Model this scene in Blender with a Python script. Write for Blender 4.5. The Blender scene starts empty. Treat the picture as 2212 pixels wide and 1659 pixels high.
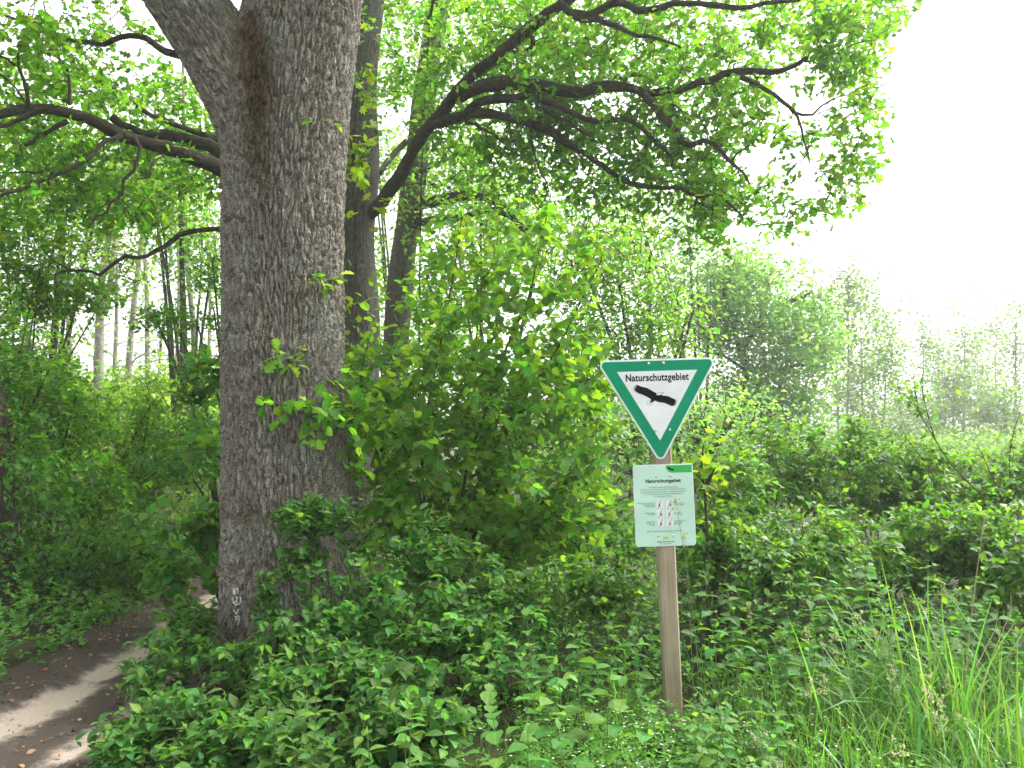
import bpy, math, random
import numpy as np
from mathutils import Vector, Matrix

SC = bpy.context.scene
COL = SC.collection
rng = np.random.default_rng(11)
random.seed(5)
R_ = math.radians

# ------------------------------------------------------------------ camera, world, sun, exposure
F = 1720.4                      # focal length for a frame 2212 wide
PITCH = R_(3.8)
CAM = np.array([0.0, 0.0, 1.6])
cs, sn = math.cos(PITCH), math.sin(PITCH)
cd = bpy.data.cameras.new('camera')
cd.lens = 28.0
cd.sensor_width = 36.0
cd.clip_start = 0.05
cd.clip_end = 2000.0
cam = bpy.data.objects.new('camera', cd)
COL.objects.link(cam)
cam.location = CAM
cam.rotation_euler = (R_(90) + PITCH, 0, 0)
SC.camera = cam

SUN_EL, SUN_ROT = R_(52), R_(62)
world = bpy.data.worlds.new('World')
SC.world = world
world.use_nodes = True
wn, wl = world.node_tree.nodes, world.node_tree.links
wn.clear()
sky = wn.new('ShaderNodeTexSky')
sky.sky_type = 'NISHITA'
sky.sun_disc = False
sky.sun_elevation = SUN_EL
sky.sun_rotation = SUN_ROT
sky.air_density = 1.0
sky.dust_density = 5.0
sky.ozone_density = 1.0
hs = wn.new('ShaderNodeHueSaturation')
hs.inputs['Saturation'].default_value = 0.10
bg = wn.new('ShaderNodeBackground')
bg.inputs['Strength'].default_value = 0.15
wo = wn.new('ShaderNodeOutputWorld')
wl.new(sky.outputs[0], hs.inputs['Color'])
wl.new(hs.outputs[0], bg.inputs['Color'])
wl.new(bg.outputs[0], wo.inputs['Surface'])

sd = bpy.data.lights.new('sun', 'SUN')
sd.energy = 1.5
sd.angle = R_(22)
sd.color = (1.0, 0.96, 0.9)
sun = bpy.data.objects.new('sun', sd)
COL.objects.link(sun)
sdir = Vector((math.sin(SUN_ROT) * math.cos(SUN_EL), math.cos(SUN_ROT) * math.cos(SUN_EL), math.sin(SUN_EL)))
sun.rotation_euler = sdir.to_track_quat('Z', 'Y').to_euler()
sun.location = (20, 10, 40)

SC.view_settings.view_transform = 'Standard'
SC.view_settings.look = 'None'
SC.view_settings.gamma = 1.0
SC.view_settings.use_curve_mapping = False
SC.view_settings.exposure = 2.0
SC.cycles.use_denoising = True
SC.cycles.max_bounces = 8
SC.cycles.diffuse_bounces = 4
SC.cycles.glossy_bounces = 2
SC.cycles.transmission_bounces = 4
SC.cycles.volume_bounces = 1
SC.cycles.use_adaptive_sampling = True
SC.cycles.adaptive_threshold = 0.03
SC.cycles.volume_step_rate = 10.0

HAZE_DENSITY = 0.0018


# ------------------------------------------------------------------ maths helpers
def at(u, v, Y):
    a, b = (u - 1106.0) / F, (829.5 - v) / F
    d = np.array([a, cs - b * sn, sn + b * cs])
    return CAM + d * (Y / d[1])


def proj(P):
    q = np.atleast_2d(P) - CAM
    fw = q[:, 1] * cs + q[:, 2] * sn
    up = -q[:, 1] * sn + q[:, 2] * cs
    fw = np.maximum(fw, 0.05)
    return 1106 + F * q[:, 0] / fw, 829.5 - F * up / fw, fw


def unit(a):
    a = np.asarray(a, float)
    return a / np.maximum(np.linalg.norm(a, axis=-1, keepdims=True), 1e-9)


def smooth(pts, n):
    """Catmull-Rom resample of a polyline to n points"""
    p = np.asarray(pts, float)
    if len(p) == 2:
        t = np.linspace(0, 1, n)[:, None]
        return p[0] * (1 - t) + p[1] * t
    q = np.vstack([2 * p[0] - p[1], p, 2 * p[-1] - p[-2]])
    L = np.concatenate([[0], np.cumsum(np.linalg.norm(np.diff(p, axis=0), axis=1))])
    s = np.linspace(0, L[-1], n)
    out = []
    for x in s:
        i = min(np.searchsorted(L, x, side='right') - 1, len(p) - 2)
        t = (x - L[i]) / max(L[i + 1] - L[i], 1e-9)
        a, b, c, d = q[i], q[i + 1], q[i + 2], q[i + 3]
        out.append(.5 * (2 * b + (c - a) * t + (2 * a - 5 * b + 4 * c - d) * t * t + (3 * b - a - 3 * c + d) * t ** 3))
    return np.array(out)


def hash2(ix, iy, seed):
    h = (ix.astype(np.int64) * 374761393 + iy.astype(np.int64) * 668265263 + seed * 974711) & 0xffffffff
    h = ((h ^ (h >> 13)) * 1274126177) & 0xffffffff
    h = (h ^ (h >> 16)) & 0xffffffff
    return h / 4294967295.0


def vnoise(x, y, seed=0, px=0):
    ix, iy = np.floor(x), np.floor(y)
    fx, fy = x - ix, y - iy
    fx, fy = fx * fx * (3 - 2 * fx), fy * fy * (3 - 2 * fy)
    m = (lambda k: np.mod(k, px)) if px else (lambda k: k)
    a, b = hash2(m(ix), iy, seed), hash2(m(ix + 1), iy, seed)
    c, d = hash2(m(ix), iy + 1, seed), hash2(m(ix + 1), iy + 1, seed)
    return (a * (1 - fx) + b * fx) * (1 - fy) + (c * (1 - fx) + d * fx) * fy


def fbm(x, y, seed=0, n=4):
    v, a = 0, .5
    for i in range(n):
        v = v + a * vnoise(x * 2 ** i, y * 2 ** i, seed + i)
        a *= .5
    return v


def worley(x, y, px, seed=0):
    ix, iy = np.floor(x), np.floor(y)
    f1 = np.full(x.shape, 9.0)
    f2 = np.full(x.shape, 9.0)
    cid = np.zeros(x.shape)
    for dx in (-1, 0, 1):
        for dy in (-1, 0, 1):
            cx, cy = ix + dx, iy + dy
            mx = np.mod(cx, px)
            jx, jy = hash2(mx, cy, seed), hash2(mx, cy, seed + 7)
            d = np.hypot(cx + .15 + .7 * jx - x, cy + jy - y)
            near = d < f1
            f2 = np.where(near, f1, np.minimum(f2, d))
            cid = np.where(near, hash2(mx, cy, seed + 13), cid)
            f1 = np.where(near, d, f1)
    return f1, f2, cid


# ------------------------------------------------------------------ mesh and object helpers
def mesh_np(name, V, faces, mat, smooth_=True, attrs=None):
    """faces: list of int arrays (n,3) or (n,4)"""
    me = bpy.data.meshes.new(name)
    V = np.ascontiguousarray(V, np.float32)
    me.vertices.add(len(V))
    me.vertices.foreach_set('co', V.ravel())
    fs = [np.asarray(f, np.int32) for f in faces if len(f)]
    loops = np.concatenate([f.ravel() for f in fs])
    starts, s = [], 0
    for f in fs:
        starts.append(s + np.arange(len(f)) * f.shape[1])
        s += f.size
    starts = np.concatenate(starts).astype(np.int32)
    me.loops.add(len(loops))
    me.loops.foreach_set('vertex_index', loops)
    me.polygons.add(len(starts))
    me.polygons.foreach_set('loop_start', starts)
    me.polygons.foreach_set('use_smooth', np.full(len(starts), smooth_, bool))
    if attrs:
        for k, (typ, dat) in attrs.items():
            at_ = me.attributes.new(k, typ, 'POINT')
            at_.data.foreach_set('vector' if typ == 'FLOAT_VECTOR' else 'value', np.ascontiguousarray(dat, np.float32).ravel())
    me.update(calc_edges=True)
    if mat:
        me.materials.append(mat)
    return me


def obj(name, me, parent=None, kind=None, loc=None):
    o = bpy.data.objects.new(name, me)
    COL.objects.link(o)
    if parent is not None:
        o.parent = parent
    if loc is not None:
        o.location = loc
    if kind:
        o['kind'] = kind
    return o


def thing(name, label, cat, loc=(0, 0, 0), group=None):
    o = bpy.data.objects.new(name, None)
    o.empty_display_size = .2
    COL.objects.link(o)
    o.location = tuple(float(c) for c in loc)
    o['label'] = label
    o['category'] = cat
    if group:
        o['group'] = group
    return o


def frames(P):
    """parallel transport frames for a batch of polylines P (n,m,3)"""
    T = np.empty_like(P)
    T[:, 1:-1] = P[:, 2:] - P[:, :-2]
    T[:, 0] = P[:, 1] - P[:, 0]
    T[:, -1] = P[:, -1] - P[:, -2]
    T = unit(T)
    ref = np.where(np.abs(T[:, :1, 2:3]) > .9, np.array([1., 0, 0]), np.array([0, 0, 1.]))
    A = np.empty_like(P)
    a = unit(np.cross(T[:, 0], ref[:, 0]))
    for i in range(P.shape[1]):
        a = unit(a - T[:, i] * np.sum(a * T[:, i], axis=1, keepdims=True))
        A[:, i] = a
    return T, A, np.cross(T, A)


class Tubes:
    def __init__(s):
        s.V, s.Q, s.UV, s.n = [], [], [], 0

    def add(s, P, R, sides=6):
        P = np.asarray(P, float)
        R = np.asarray(R, float)
        if P.ndim == 2:
            P, R = P[None], R[None]
        n, m, _ = P.shape
        if n == 0:
            return
        T, A, B = frames(P)
        th = np.linspace(0, 2 * np.pi, sides, endpoint=False)
        ring = A[:, :, None] * np.cos(th)[None, None, :, None] + B[:, :, None] * np.sin(th)[None, None, :, None]
        V = P[:, :, None] + ring * R[:, :, None, None]
        i = np.arange(n)[:, None, None] * (m * sides) + np.arange(m - 1)[None, :, None] * sides
        k = np.arange(sides)[None, None, :]
        k2 = (k + 1) % sides
        q = np.stack([i + k, i + k2, i + sides + k2, i + sides + k], -1).reshape(-1, 4) + s.n
        L = np.concatenate([np.zeros((n, 1)), np.cumsum(np.linalg.norm(np.diff(P, axis=1), axis=2), axis=1)], 1)
        uv = np.zeros((n, m, sides, 3))
        uv[..., 0] = np.cos(th) * R[:, :, None]
        uv[..., 1] = np.sin(th) * R[:, :, None]
        uv[..., 2] = L[:, :, None]
        s.V.append(V.reshape(-1, 3))
        s.Q.append(q)
        s.UV.append(uv.reshape(-1, 3))
        s.n += n * m * sides

    def mesh(s, name, mat, off=(0, 0, 0)):
        return mesh_np(name, np.concatenate(s.V) - np.asarray(off), [np.concatenate(s.Q)], mat, True,
                       {'bark_co': ('FLOAT_VECTOR', np.concatenate(s.UV))})


# ------------------------------------------------------------------ materials
def new_mat(name):
    m = bpy.data.materials.new(name)
    m.use_nodes = True
    m.node_tree.nodes.clear()
    return m, m.node_tree.nodes, m.node_tree.links


def leaf_mat(name, refl, trans, young=None, rough=.45, spec=.45, var=.35, huevar=.035, tmix=.45, young_amt=.2):
    m, n, l = new_mat(name)
    geo, oi = n.new('ShaderNodeNewGeometry'), n.new('ShaderNodeObjectInfo')
    ad = n.new('ShaderNodeMath'); ad.operation = 'ADD'
    l.new(geo.outputs['Random Per Island'], ad.inputs[0]); l.new(oi.outputs['Random'], ad.inputs[1])
    fr = n.new('ShaderNodeMath'); fr.operation = 'FRACT'; l.new(ad.outputs[0], fr.inputs[0])
    m2 = n.new('ShaderNodeMath'); m2.operation = 'MULTIPLY'; m2.inputs[1].default_value = 17.31; l.new(fr.outputs[0], m2.inputs[0])
    fr2 = n.new('ShaderNodeMath'); fr2.operation = 'FRACT'; l.new(m2.outputs[0], fr2.inputs[0])
    val = n.new('ShaderNodeMapRange'); val.inputs['To Min'].default_value = 1 - var; val.inputs['To Max'].default_value = 1 + var
    l.new(fr.outputs[0], val.inputs['Value'])
    hue = n.new('ShaderNodeMapRange'); hue.inputs['To Min'].default_value = .5 - huevar; hue.inputs['To Max'].default_value = .5 + huevar * .6
    l.new(fr2.outputs[0], hue.inputs['Value'])
    yf = n.new('ShaderNodeMapRange'); yf.inputs['From Min'].default_value = 1 - young_amt; yf.inputs['From Max'].default_value = 1.0
    m3 = n.new('ShaderNodeMath'); m3.operation = 'MULTIPLY'; m3.inputs[1].default_value = 41.7; l.new(fr.outputs[0], m3.inputs[0])
    fr3 = n.new('ShaderNodeMath'); fr3.operation = 'FRACT'; l.new(m3.outputs[0], fr3.inputs[0])
    l.new(fr3.outputs[0], yf.inputs['Value'])
    tc = n.new('ShaderNodeTexCoord')
    nz = n.new('ShaderNodeTexNoise'); nz.inputs['Scale'].default_value = 1.3; nz.inputs['Detail'].default_value = 2
    l.new(geo.outputs['Position'], nz.inputs['Vector'])
    nm = n.new('ShaderNodeMapRange'); nm.inputs['From Min'].default_value = .3; nm.inputs['From Max'].default_value = .7
    nm.inputs['To Min'].default_value = .78; nm.inputs['To Max'].default_value = 1.22
    l.new(nz.outputs[0], nm.inputs['Value'])
    vm = n.new('ShaderNodeMath'); vm.operation = 'MULTIPLY'; l.new(val.outputs[0], vm.inputs[0]); l.new(nm.outputs[0], vm.inputs[1])
    lc = n.new('ShaderNodeAttribute'); lc.attribute_name = 'leaf_co'
    sx = n.new('ShaderNodeSeparateXYZ'); l.new(lc.outputs['Vector'], sx.inputs[0])
    ax = n.new('ShaderNodeMath'); ax.operation = 'ABSOLUTE'; l.new(sx.outputs[0], ax.inputs[0])
    vy = n.new('ShaderNodeMath'); vy.operation = 'MULTIPLY_ADD'; vy.inputs[1].default_value = -.9
    l.new(ax.outputs[0], vy.inputs[0]); l.new(sx.outputs[1], vy.inputs[2])
    vs = n.new('ShaderNodeMath'); vs.operation = 'MULTIPLY'; vs.inputs[1].default_value = 46; l.new(vy.outputs[0], vs.inputs[0])
    vv = n.new('ShaderNodeMath'); vv.operation = 'SINE'; l.new(vs.outputs[0], vv.inputs[0])
    mid = n.new('ShaderNodeMapRange'); mid.inputs['From Min'].default_value = .0; mid.inputs['From Max'].default_value = .05
    mid.inputs['To Min'].default_value = 1.3; mid.inputs['To Max'].default_value = 1.0; l.new(ax.outputs[0], mid.inputs['Value'])
    vc = n.new('ShaderNodeMath'); vc.operation = 'MULTIPLY_ADD'; vc.inputs[1].default_value = .07; l.new(vv.outputs[0], vc.inputs[0]); l.new(mid.outputs[0], vc.inputs[2])
    vm1 = vm
    vm = n.new('ShaderNodeMath'); vm.operation = 'MULTIPLY'; l.new(vm1.outputs[0], vm.inputs[0]); l.new(vc.outputs[0], vm.inputs[1])
    lb = n.new('ShaderNodeBump'); lb.inputs['Strength'].default_value = .35; lb.inputs['Distance'].default_value = .003; l.new(vv.outputs[0], lb.inputs['Height'])
    young = young or (refl[0] * 1.55, refl[1] * 1.3, refl[2] * .9)

    def col(c, yc):
        mx = n.new('ShaderNodeMix'); mx.data_type = 'RGBA'
        mx.inputs['A'].default_value = (*c, 1); mx.inputs['B'].default_value = (*yc, 1)
        l.new(yf.outputs[0], mx.inputs['Factor'])
        h = n.new('ShaderNodeHueSaturation'); l.new(mx.outputs['Result'], h.inputs['Color'])
        l.new(hue.outputs[0], h.inputs['Hue']); l.new(vm.outputs[0], h.inputs['Value'])
        return h.outputs[0]
    p = n.new('ShaderNodeBsdfPrincipled')
    p.inputs['Roughness'].default_value = rough
    p.inputs['Specular IOR Level'].default_value = spec
    l.new(col(refl, young), p.inputs['Base Color']); l.new(lb.outputs[0], p.inputs['Normal'])
    t = n.new('ShaderNodeBsdfTranslucent')
    l.new(col(trans, (trans[0] * 1.25, trans[1] * 1.12, trans[2])), t.inputs['Color'])
    mix = n.new('ShaderNodeMixShader'); mix.inputs[0].default_value = tmix
    l.new(p.outputs[0], mix.inputs[1]); l.new(t.outputs[0], mix.inputs[2])
    o = n.new('ShaderNodeOutputMaterial'); l.new(mix.outputs[0], o.inputs['Surface'])
    return m


def bark_mat(name, c1, c2, c3, scale=14.0, bump=.5, attr=True, moss=None):
    m, n, l = new_mat(name)
    if attr:
        a = n.new('ShaderNodeAttribute'); a.attribute_name = 'bark_co'; vec = a.outputs['Vector']
    else:
        a = n.new('ShaderNodeTexCoord'); vec = a.outputs['Object']
    mp = n.new('ShaderNodeMapping'); mp.inputs['Scale'].default_value = (1, 1, .22); l.new(vec, mp.inputs['Vector'])
    n1 = n.new('ShaderNodeTexNoise'); n1.inputs['Scale'].default_value = scale * 3; n1.inputs['Detail'].default_value = 5
    l.new(mp.outputs[0], n1.inputs['Vector'])
    vo = n.new('ShaderNodeTexVoronoi'); vo.feature = 'DISTANCE_TO_EDGE'; vo.inputs['Scale'].default_value = scale * 1.6
    mx0 = n.new('ShaderNodeVectorMath'); mx0.operation = 'ADD'
    ns = n.new('ShaderNodeVectorMath'); ns.operation = 'SCALE'; ns.inputs['Scale'].default_value = .05
    l.new(n1.outputs['Color'], ns.inputs[0]); l.new(mp.outputs[0], mx0.inputs[0]); l.new(ns.outputs[0], mx0.inputs[1])
    l.new(mx0.outputs[0], vo.inputs['Vector'])
    n2 = n.new('ShaderNodeTexNoise'); n2.inputs['Scale'].default_value = 2.3; n2.inputs['Detail'].default_value = 4
    tc = n.new('ShaderNodeTexCoord'); l.new(tc.outputs['Object'], n2.inputs['Vector'])
    r = n.new('ShaderNodeValToRGB')
    r.color_ramp.elements[0].position = .3; r.color_ramp.elements[0].color = (*c1, 1)
    r.color_ramp.elements[1].position = .7; r.color_ramp.elements[1].color = (*c2, 1)
    l.new(n1.outputs[0], r.inputs[0])
    mx = n.new('ShaderNodeMix'); mx.data_type = 'RGBA'; mx.inputs['B'].default_value = (*c3, 1)
    rr = n.new('ShaderNodeMapRange'); rr.inputs['From Min'].default_value = .5; rr.inputs['From Max'].default_value = .72
    l.new(n2.outputs[0], rr.inputs['Value']); l.new(rr.outputs[0], mx.inputs['Factor']); l.new(r.outputs[0], mx.inputs['A'])
    hgt = n.new('ShaderNodeMath'); hgt.operation = 'ADD'
    mr = n.new('ShaderNodeMapRange'); mr.inputs['From Max'].default_value = .18
    l.new(vo.outputs[0], mr.inputs['Value']); l.new(mr.outputs[0], hgt.inputs[0]); l.new(n1.outputs[0], hgt.inputs[1])
    b = n.new('ShaderNodeBump'); b.inputs['Strength'].default_value = bump; b.inputs['Distance'].default_value = .02
    l.new(hgt.outputs[0], b.inputs['Height'])
    p = n.new('ShaderNodeBsdfPrincipled'); p.inputs['Roughness'].default_value = .9; p.inputs['Specular IOR Level'].default_value = .15
    colout = mx.outputs['Result']
    n5 = n.new('ShaderNodeTexNoise'); n5.inputs['Scale'].default_value = scale * 6; n5.inputs['Detail'].default_value = 3
    l.new(vec, n5.inputs['Vector'])
    r5 = n.new('ShaderNodeMapRange'); r5.inputs['From Min'].default_value = .32; r5.inputs['From Max'].default_value = .68
    r5.inputs['To Min'].default_value = .55; r5.inputs['To Max'].default_value = 1.45; l.new(n5.outputs[0], r5.inputs['Value'])
    h5 = n.new('ShaderNodeHueSaturation'); l.new(colout, h5.inputs['Color']); l.new(r5.outputs[0], h5.inputs['Value'])
    colout = h5.outputs[0]
    if moss:
        ma = n.new('ShaderNodeAttribute'); ma.attribute_name = 'moss'
        mm = n.new('ShaderNodeMix'); mm.data_type = 'RGBA'
        n3 = n.new('ShaderNodeTexNoise'); n3.inputs['Scale'].default_value = 26; n3.inputs['Detail'].default_value = 5
        l.new(tc.outputs['Object'], n3.inputs['Vector'])
        rm = n.new('ShaderNodeValToRGB')
        rm.color_ramp.elements[0].position = .35; rm.color_ramp.elements[0].color = (*moss[0], 1)
        rm.color_ramp.elements[1].position = .68; rm.color_ramp.elements[1].color = (*moss[1], 1)
        l.new(n3.outputs[0], rm.inputs[0]); l.new(rm.outputs[0], mm.inputs['B'])
        l.new(colout, mm.inputs['A']); l.new(ma.outputs['Fac'], mm.inputs['Factor'])
        colout = mm.outputs['Result']
    l.new(colout, p.inputs['Base Color']); l.new(b.outputs[0], p.inputs['Normal'])
    o = n.new('ShaderNodeOutputMaterial'); l.new(p.outputs[0], o.inputs['Surface'])
    return m


def plain(name, c, rough=.5, spec=.4, metal=0.0, noise=None):
    m, n, l = new_mat(name)
    p = n.new('ShaderNodeBsdfPrincipled')
    p.inputs['Base Color'].default_value = (*c, 1); p.inputs['Roughness'].default_value = rough
    p.inputs['Specular IOR Level'].default_value = spec; p.inputs['Metallic'].default_value = metal
    if noise:
        tc = n.new('ShaderNodeTexCoord'); nz = n.new('ShaderNodeTexNoise')
        nz.inputs['Scale'].default_value = noise[0]; nz.inputs['Detail'].default_value = 6
        l.new(tc.outputs['Object'], nz.inputs['Vector'])
        r = n.new('ShaderNodeValToRGB')
        r.color_ramp.elements[0].position = .3; r.color_ramp.elements[0].color = (*[x * (1 - noise[1]) for x in c], 1)
        r.color_ramp.elements[1].position = .7; r.color_ramp.elements[1].color = (*[min(1, x * (1 + noise[1])) for x in c], 1)
        l.new(nz.outputs[0], r.inputs[0]); l.new(r.outputs[0], p.inputs['Base Color'])
    o = n.new('ShaderNodeOutputMaterial'); l.new(p.outputs[0], o.inputs['Surface'])
    return m


M = {}
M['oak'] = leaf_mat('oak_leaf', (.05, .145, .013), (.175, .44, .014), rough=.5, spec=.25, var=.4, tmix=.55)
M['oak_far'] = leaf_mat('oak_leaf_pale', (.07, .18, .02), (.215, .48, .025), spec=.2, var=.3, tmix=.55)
M['hazel'] = leaf_mat('hazel_leaf', (.065, .18, .02), (.235, .53, .018), rough=.55, spec=.25, var=.35, tmix=.5)
M['dogwood'] = leaf_mat('dogwood_leaf', (.045, .14, .028), (.105, .31, .02), young=(.10, .24, .03), young_amt=.32, rough=.5, var=.45, spec=.28)
M['hedge'] = leaf_mat('hedge_leaf', (.06, .165, .024), (.17, .41, .016), rough=.34, spec=.5, var=.4)
M['thicket'] = leaf_mat('thicket_leaf', (.06, .175, .016), (.18, .46, .015), spec=.25, var=.4, tmix=.5)
M['hornbeam'] = leaf_mat('hornbeam_leaf', (.045, .145, .02), (.125, .36, .016), spec=.25, var=.35)
M['herb'] = leaf_mat('herb_leaf', (.085, .215, .045), (.17, .42, .03), rough=.55, spec=.25, var=.35)
M['nettle'] = leaf_mat('nettle_leaf', (.052, .155, .032), (.13, .33, .02), rough=.55, spec=.25, var=.35)
M['maple'] = leaf_mat('maple_leaf', (.12, .24, .012), (.34, .55, .012), spec=.2, var=.25)
M['alder'] = leaf_mat('alder_leaf', (.075, .17, .03), (.20, .38, .04), spec=.2, var=.35)
M['round'] = leaf_mat('willow_leaf', (.09, .23, .06), (.27, .56, .06), spec=.25, var=.3, tmix=.5)
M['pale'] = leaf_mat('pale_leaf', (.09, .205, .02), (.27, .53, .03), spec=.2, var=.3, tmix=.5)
M['grass'] = leaf_mat('grass_blade', (.07, .19, .025), (.16, .38, .02), rough=.4, var=.35)
M['tallgrass'] = leaf_mat('tall_grass_blade', (.07, .18, .034), (.135, .32, .028), rough=.4, var=.25)
M['panicle'] = leaf_mat('grass_panicle', (.30, .32, .18), (.30, .32, .16), var=.2)
M['deadleaf'] = leaf_mat('dead_leaf', (.16, .09, .045), (.1, .05, .02), young=(.28, .2, .12), rough=.7, var=.5, tmix=.15)
M['petal'] = leaf_mat('white_petal', (.8, .8, .76), (.6, .6, .55), young=(.8, .8, .7), var=.1, huevar=0)
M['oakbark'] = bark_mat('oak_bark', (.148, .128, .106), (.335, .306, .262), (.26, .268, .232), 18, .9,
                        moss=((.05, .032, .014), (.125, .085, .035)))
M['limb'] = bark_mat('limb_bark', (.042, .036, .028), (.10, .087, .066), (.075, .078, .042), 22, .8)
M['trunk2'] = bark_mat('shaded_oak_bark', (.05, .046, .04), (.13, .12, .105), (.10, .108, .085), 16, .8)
M['greybark'] = bark_mat('grey_bark', (.16, .145, .125), (.30, .28, .25), (.22, .2, .17), 10, .4)
M['twig'] = bark_mat('twig_bark', (.05, .04, .025), (.10, .08, .05), (.08, .09, .04), 40, .2)
M['stem'] = plain('green_stem', (.10, .15, .04), .5)
M['drytwig'] = plain('dry_twig', (.20, .17, .13), .8, noise=(30, .4))
M['straw'] = plain('straw_stalk', (.33, .27, .16), .7)


# ------------------------------------------------------------------ leaf templates (unit length along +Y, face +Z)
def strip(st, hw, fold=.25, droop=.25, wave=0.0):
    """stations st (0..1), half widths hw; first and last are points"""
    V, T = [], []
    st, hw = np.asarray(st), np.asarray(hw)
    z0 = lambda y: -droop * y * y
    V.append((0, 0, 0))
    for i in range(1, len(st) - 1):
        y, w = st[i], hw[i]
        zz = z0(y)
        V += [(-w, y, zz + fold * w + wave * (-1) ** i), (0, y, zz), (w, y, zz + fold * w - wave * (-1) ** i)]
    V.append((0, st[-1], z0(st[-1])))
    k = len(st) - 2
    T += [(0, 2, 1), (0, 3, 2)]
    for i in range(k - 1):
        a, b = 1 + 3 * i, 4 + 3 * i
        T += [(a, a + 1, b + 1), (a, b + 1, b), (a + 1, a + 2, b + 2), (a + 1, b + 2, b + 1)]
    a, e = 1 + 3 * (k - 1), 1 + 3 * k
    T += [(a, a + 1, e), (a + 1, a + 2, e)]
    return np.array(V, float), np.array(T)


def star(pts, z=.12):
    P = np.array([(0, .35, 0.0)] + [(x, y, -z * (x * x + max(0, y - .35) ** 2) * 2) for x, y in pts], float)
    n = len(pts)
    return P, np.array([(0, 1 + (i + 1) % n, 1 + i) for i in range(n)])


TM = {
    'oak': strip([0, .16, .3, .42, .56, .68, .82, 1], [0, .08, .22, .11, .34, .16, .32, 0], .25, .3, .02),
    'oaklite': strip([0, .3, .52, .8, 1], [0, .24, .15, .33, 0], .3, .3, .03),
    'ovate': strip([0, .22, .5, .78, 1], [0, .22, .30, .17, 0], .3, .3),
    'lance': strip([0, .25, .6, 1], [0, .16, .17, 0], .3, .35),
    'hazel': strip([0, .1, .3, .52, .74, .88, 1], [0, .24, .38, .42, .32, .15, 0], .22, .3, .018),
    'quad': (np.array([(0, 0, 0), (-.33, .5, .06), (.33, .5, .06), (0, 1, -.22)]), np.array([(0, 2, 1), (1, 2, 3)])),
    'ovlite': strip([0, .45, 1], [0, .31, 0], .3, .3),
    'maple': star([(0, 0), (.30, .02), (.22, .22), (.56, .42), (.30, .50), (.34, .78), (.13, .70), (0, 1.05),
                   (-.13, .70), (-.34, .78), (-.30, .50), (-.56, .42), (-.22, .22), (-.30, .02)]),
    'petal': strip([0, .6, 1], [0, .3, 0], 0, .1),
}


def blade_t(curv, w):
    n = 6
    t = np.linspace(0, 1, n)
    a = curv * t
    y = np.cumsum(np.sin(a)) / n
    z = np.cumsum(np.cos(a)) / n
    y, z = y - y[0], z - z[0]
    hw = w * np.array([.7, 1, .95, .75, .45, .02])
    V = np.concatenate([np.stack([-hw, y, z], 1), np.stack([hw, y, z], 1)])
    Q = [(i, i + n, i + n + 1, i + 1) for i in range(n - 1)]
    T = [(q[0], q[1], q[2]) for q in Q] + [(q[0], q[2], q[3]) for q in Q]
    return V, np.array(T)


BLADES = [blade_t(c, .0055) for c in (.35, .8, 1.4, 2.0, 2.6, 3.0)]
LEAFME = {}


def leaf_mesh(t, mkey):
    k = (t, mkey)
    if k not in LEAFME:
        V, T = TM[t]
        LEAFME[k] = mesh_np('leaf', V, [T], M[mkey], True, {'leaf_co': ('FLOAT_VECTOR', V)})
    return LEAFME[k]


class Leaves:
    def __init__(s):
        s.p, s.d, s.n, s.s = [], [], [], []

    def add(s, p, d, n, size):
        s.p.append(p); s.d.append(d); s.n.append(n); s.s.append(np.broadcast_to(size, (len(p),)))

    def arrays(s):
        p, d, n, z = (np.concatenate(x) for x in (s.p, s.d, s.n, s.s))
        d = unit(d)
        n = unit(n - d * np.sum(n * d, 1, keepdims=True))
        x = np.cross(d, n)
        return p, np.stack([x, d, n], -1), z


def foliage(th, L, t, mkey, nmax=300, minpx=9.0, name='leaf', mass='foliage', keep=None, far_t=None, wander=.0):
    """splits the leaves of one thing into single leaf parts and one mass"""
    p, Rm, z = L.arrays()
    if keep is not None:
        k = keep(p + Rm[:, :, 1] * z[:, None] * .5)
        p, Rm, z = p[k], Rm[k], z[k]
    off = np.array(th.location)
    u, v, w = proj(p)
    px = z * F * 1.157 / w
    ok = (u > 5) & (u < 2207) & (v > 5) & (v < 1654) & (px >= minpx)
    score = np.where(ok, px * (1 + .25 * rng.random(len(p))), 0)
    idx = np.argsort(-score)[:min(nmax, int(ok.sum()))]
    me = leaf_mesh(t, mkey)
    for i in idx:
        o = bpy.data.objects.new(name, me)
        COL.objects.link(o)
        o.parent = th
        mm = np.eye(4)
        mm[:3, :3] = Rm[i] * z[i]
        mm[:3, 3] = p[i] - off
        o.matrix_basis = Matrix(mm.tolist())
    rest = np.ones(len(p), bool)
    rest[idx] = False
    if rest.any():
        V, T = TM[far_t or t]
        W = p[rest][:, None] + np.einsum('nij,kj->nki', Rm[rest], V) * z[rest][:, None, None]
        n = rest.sum()
        Ts = (T[None] + (np.arange(n) * len(V))[:, None, None]).reshape(-1, 3)
        obj(mass, mesh_np(mass, W.reshape(-1, 3) - off, [Ts], M[mkey], True, {'leaf_co': ('FLOAT_VECTOR', np.tile(V, (n, 1)))}), th, 'stuff')
    return len(p)


UP = np.array([0, 0, 1.0])


def rvec(n):
    return unit(rng.normal(size=(n, 3)))


def up_normals(n, tilt=.45):
    return UP + rng.normal(size=(n, 3)) * tilt


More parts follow.
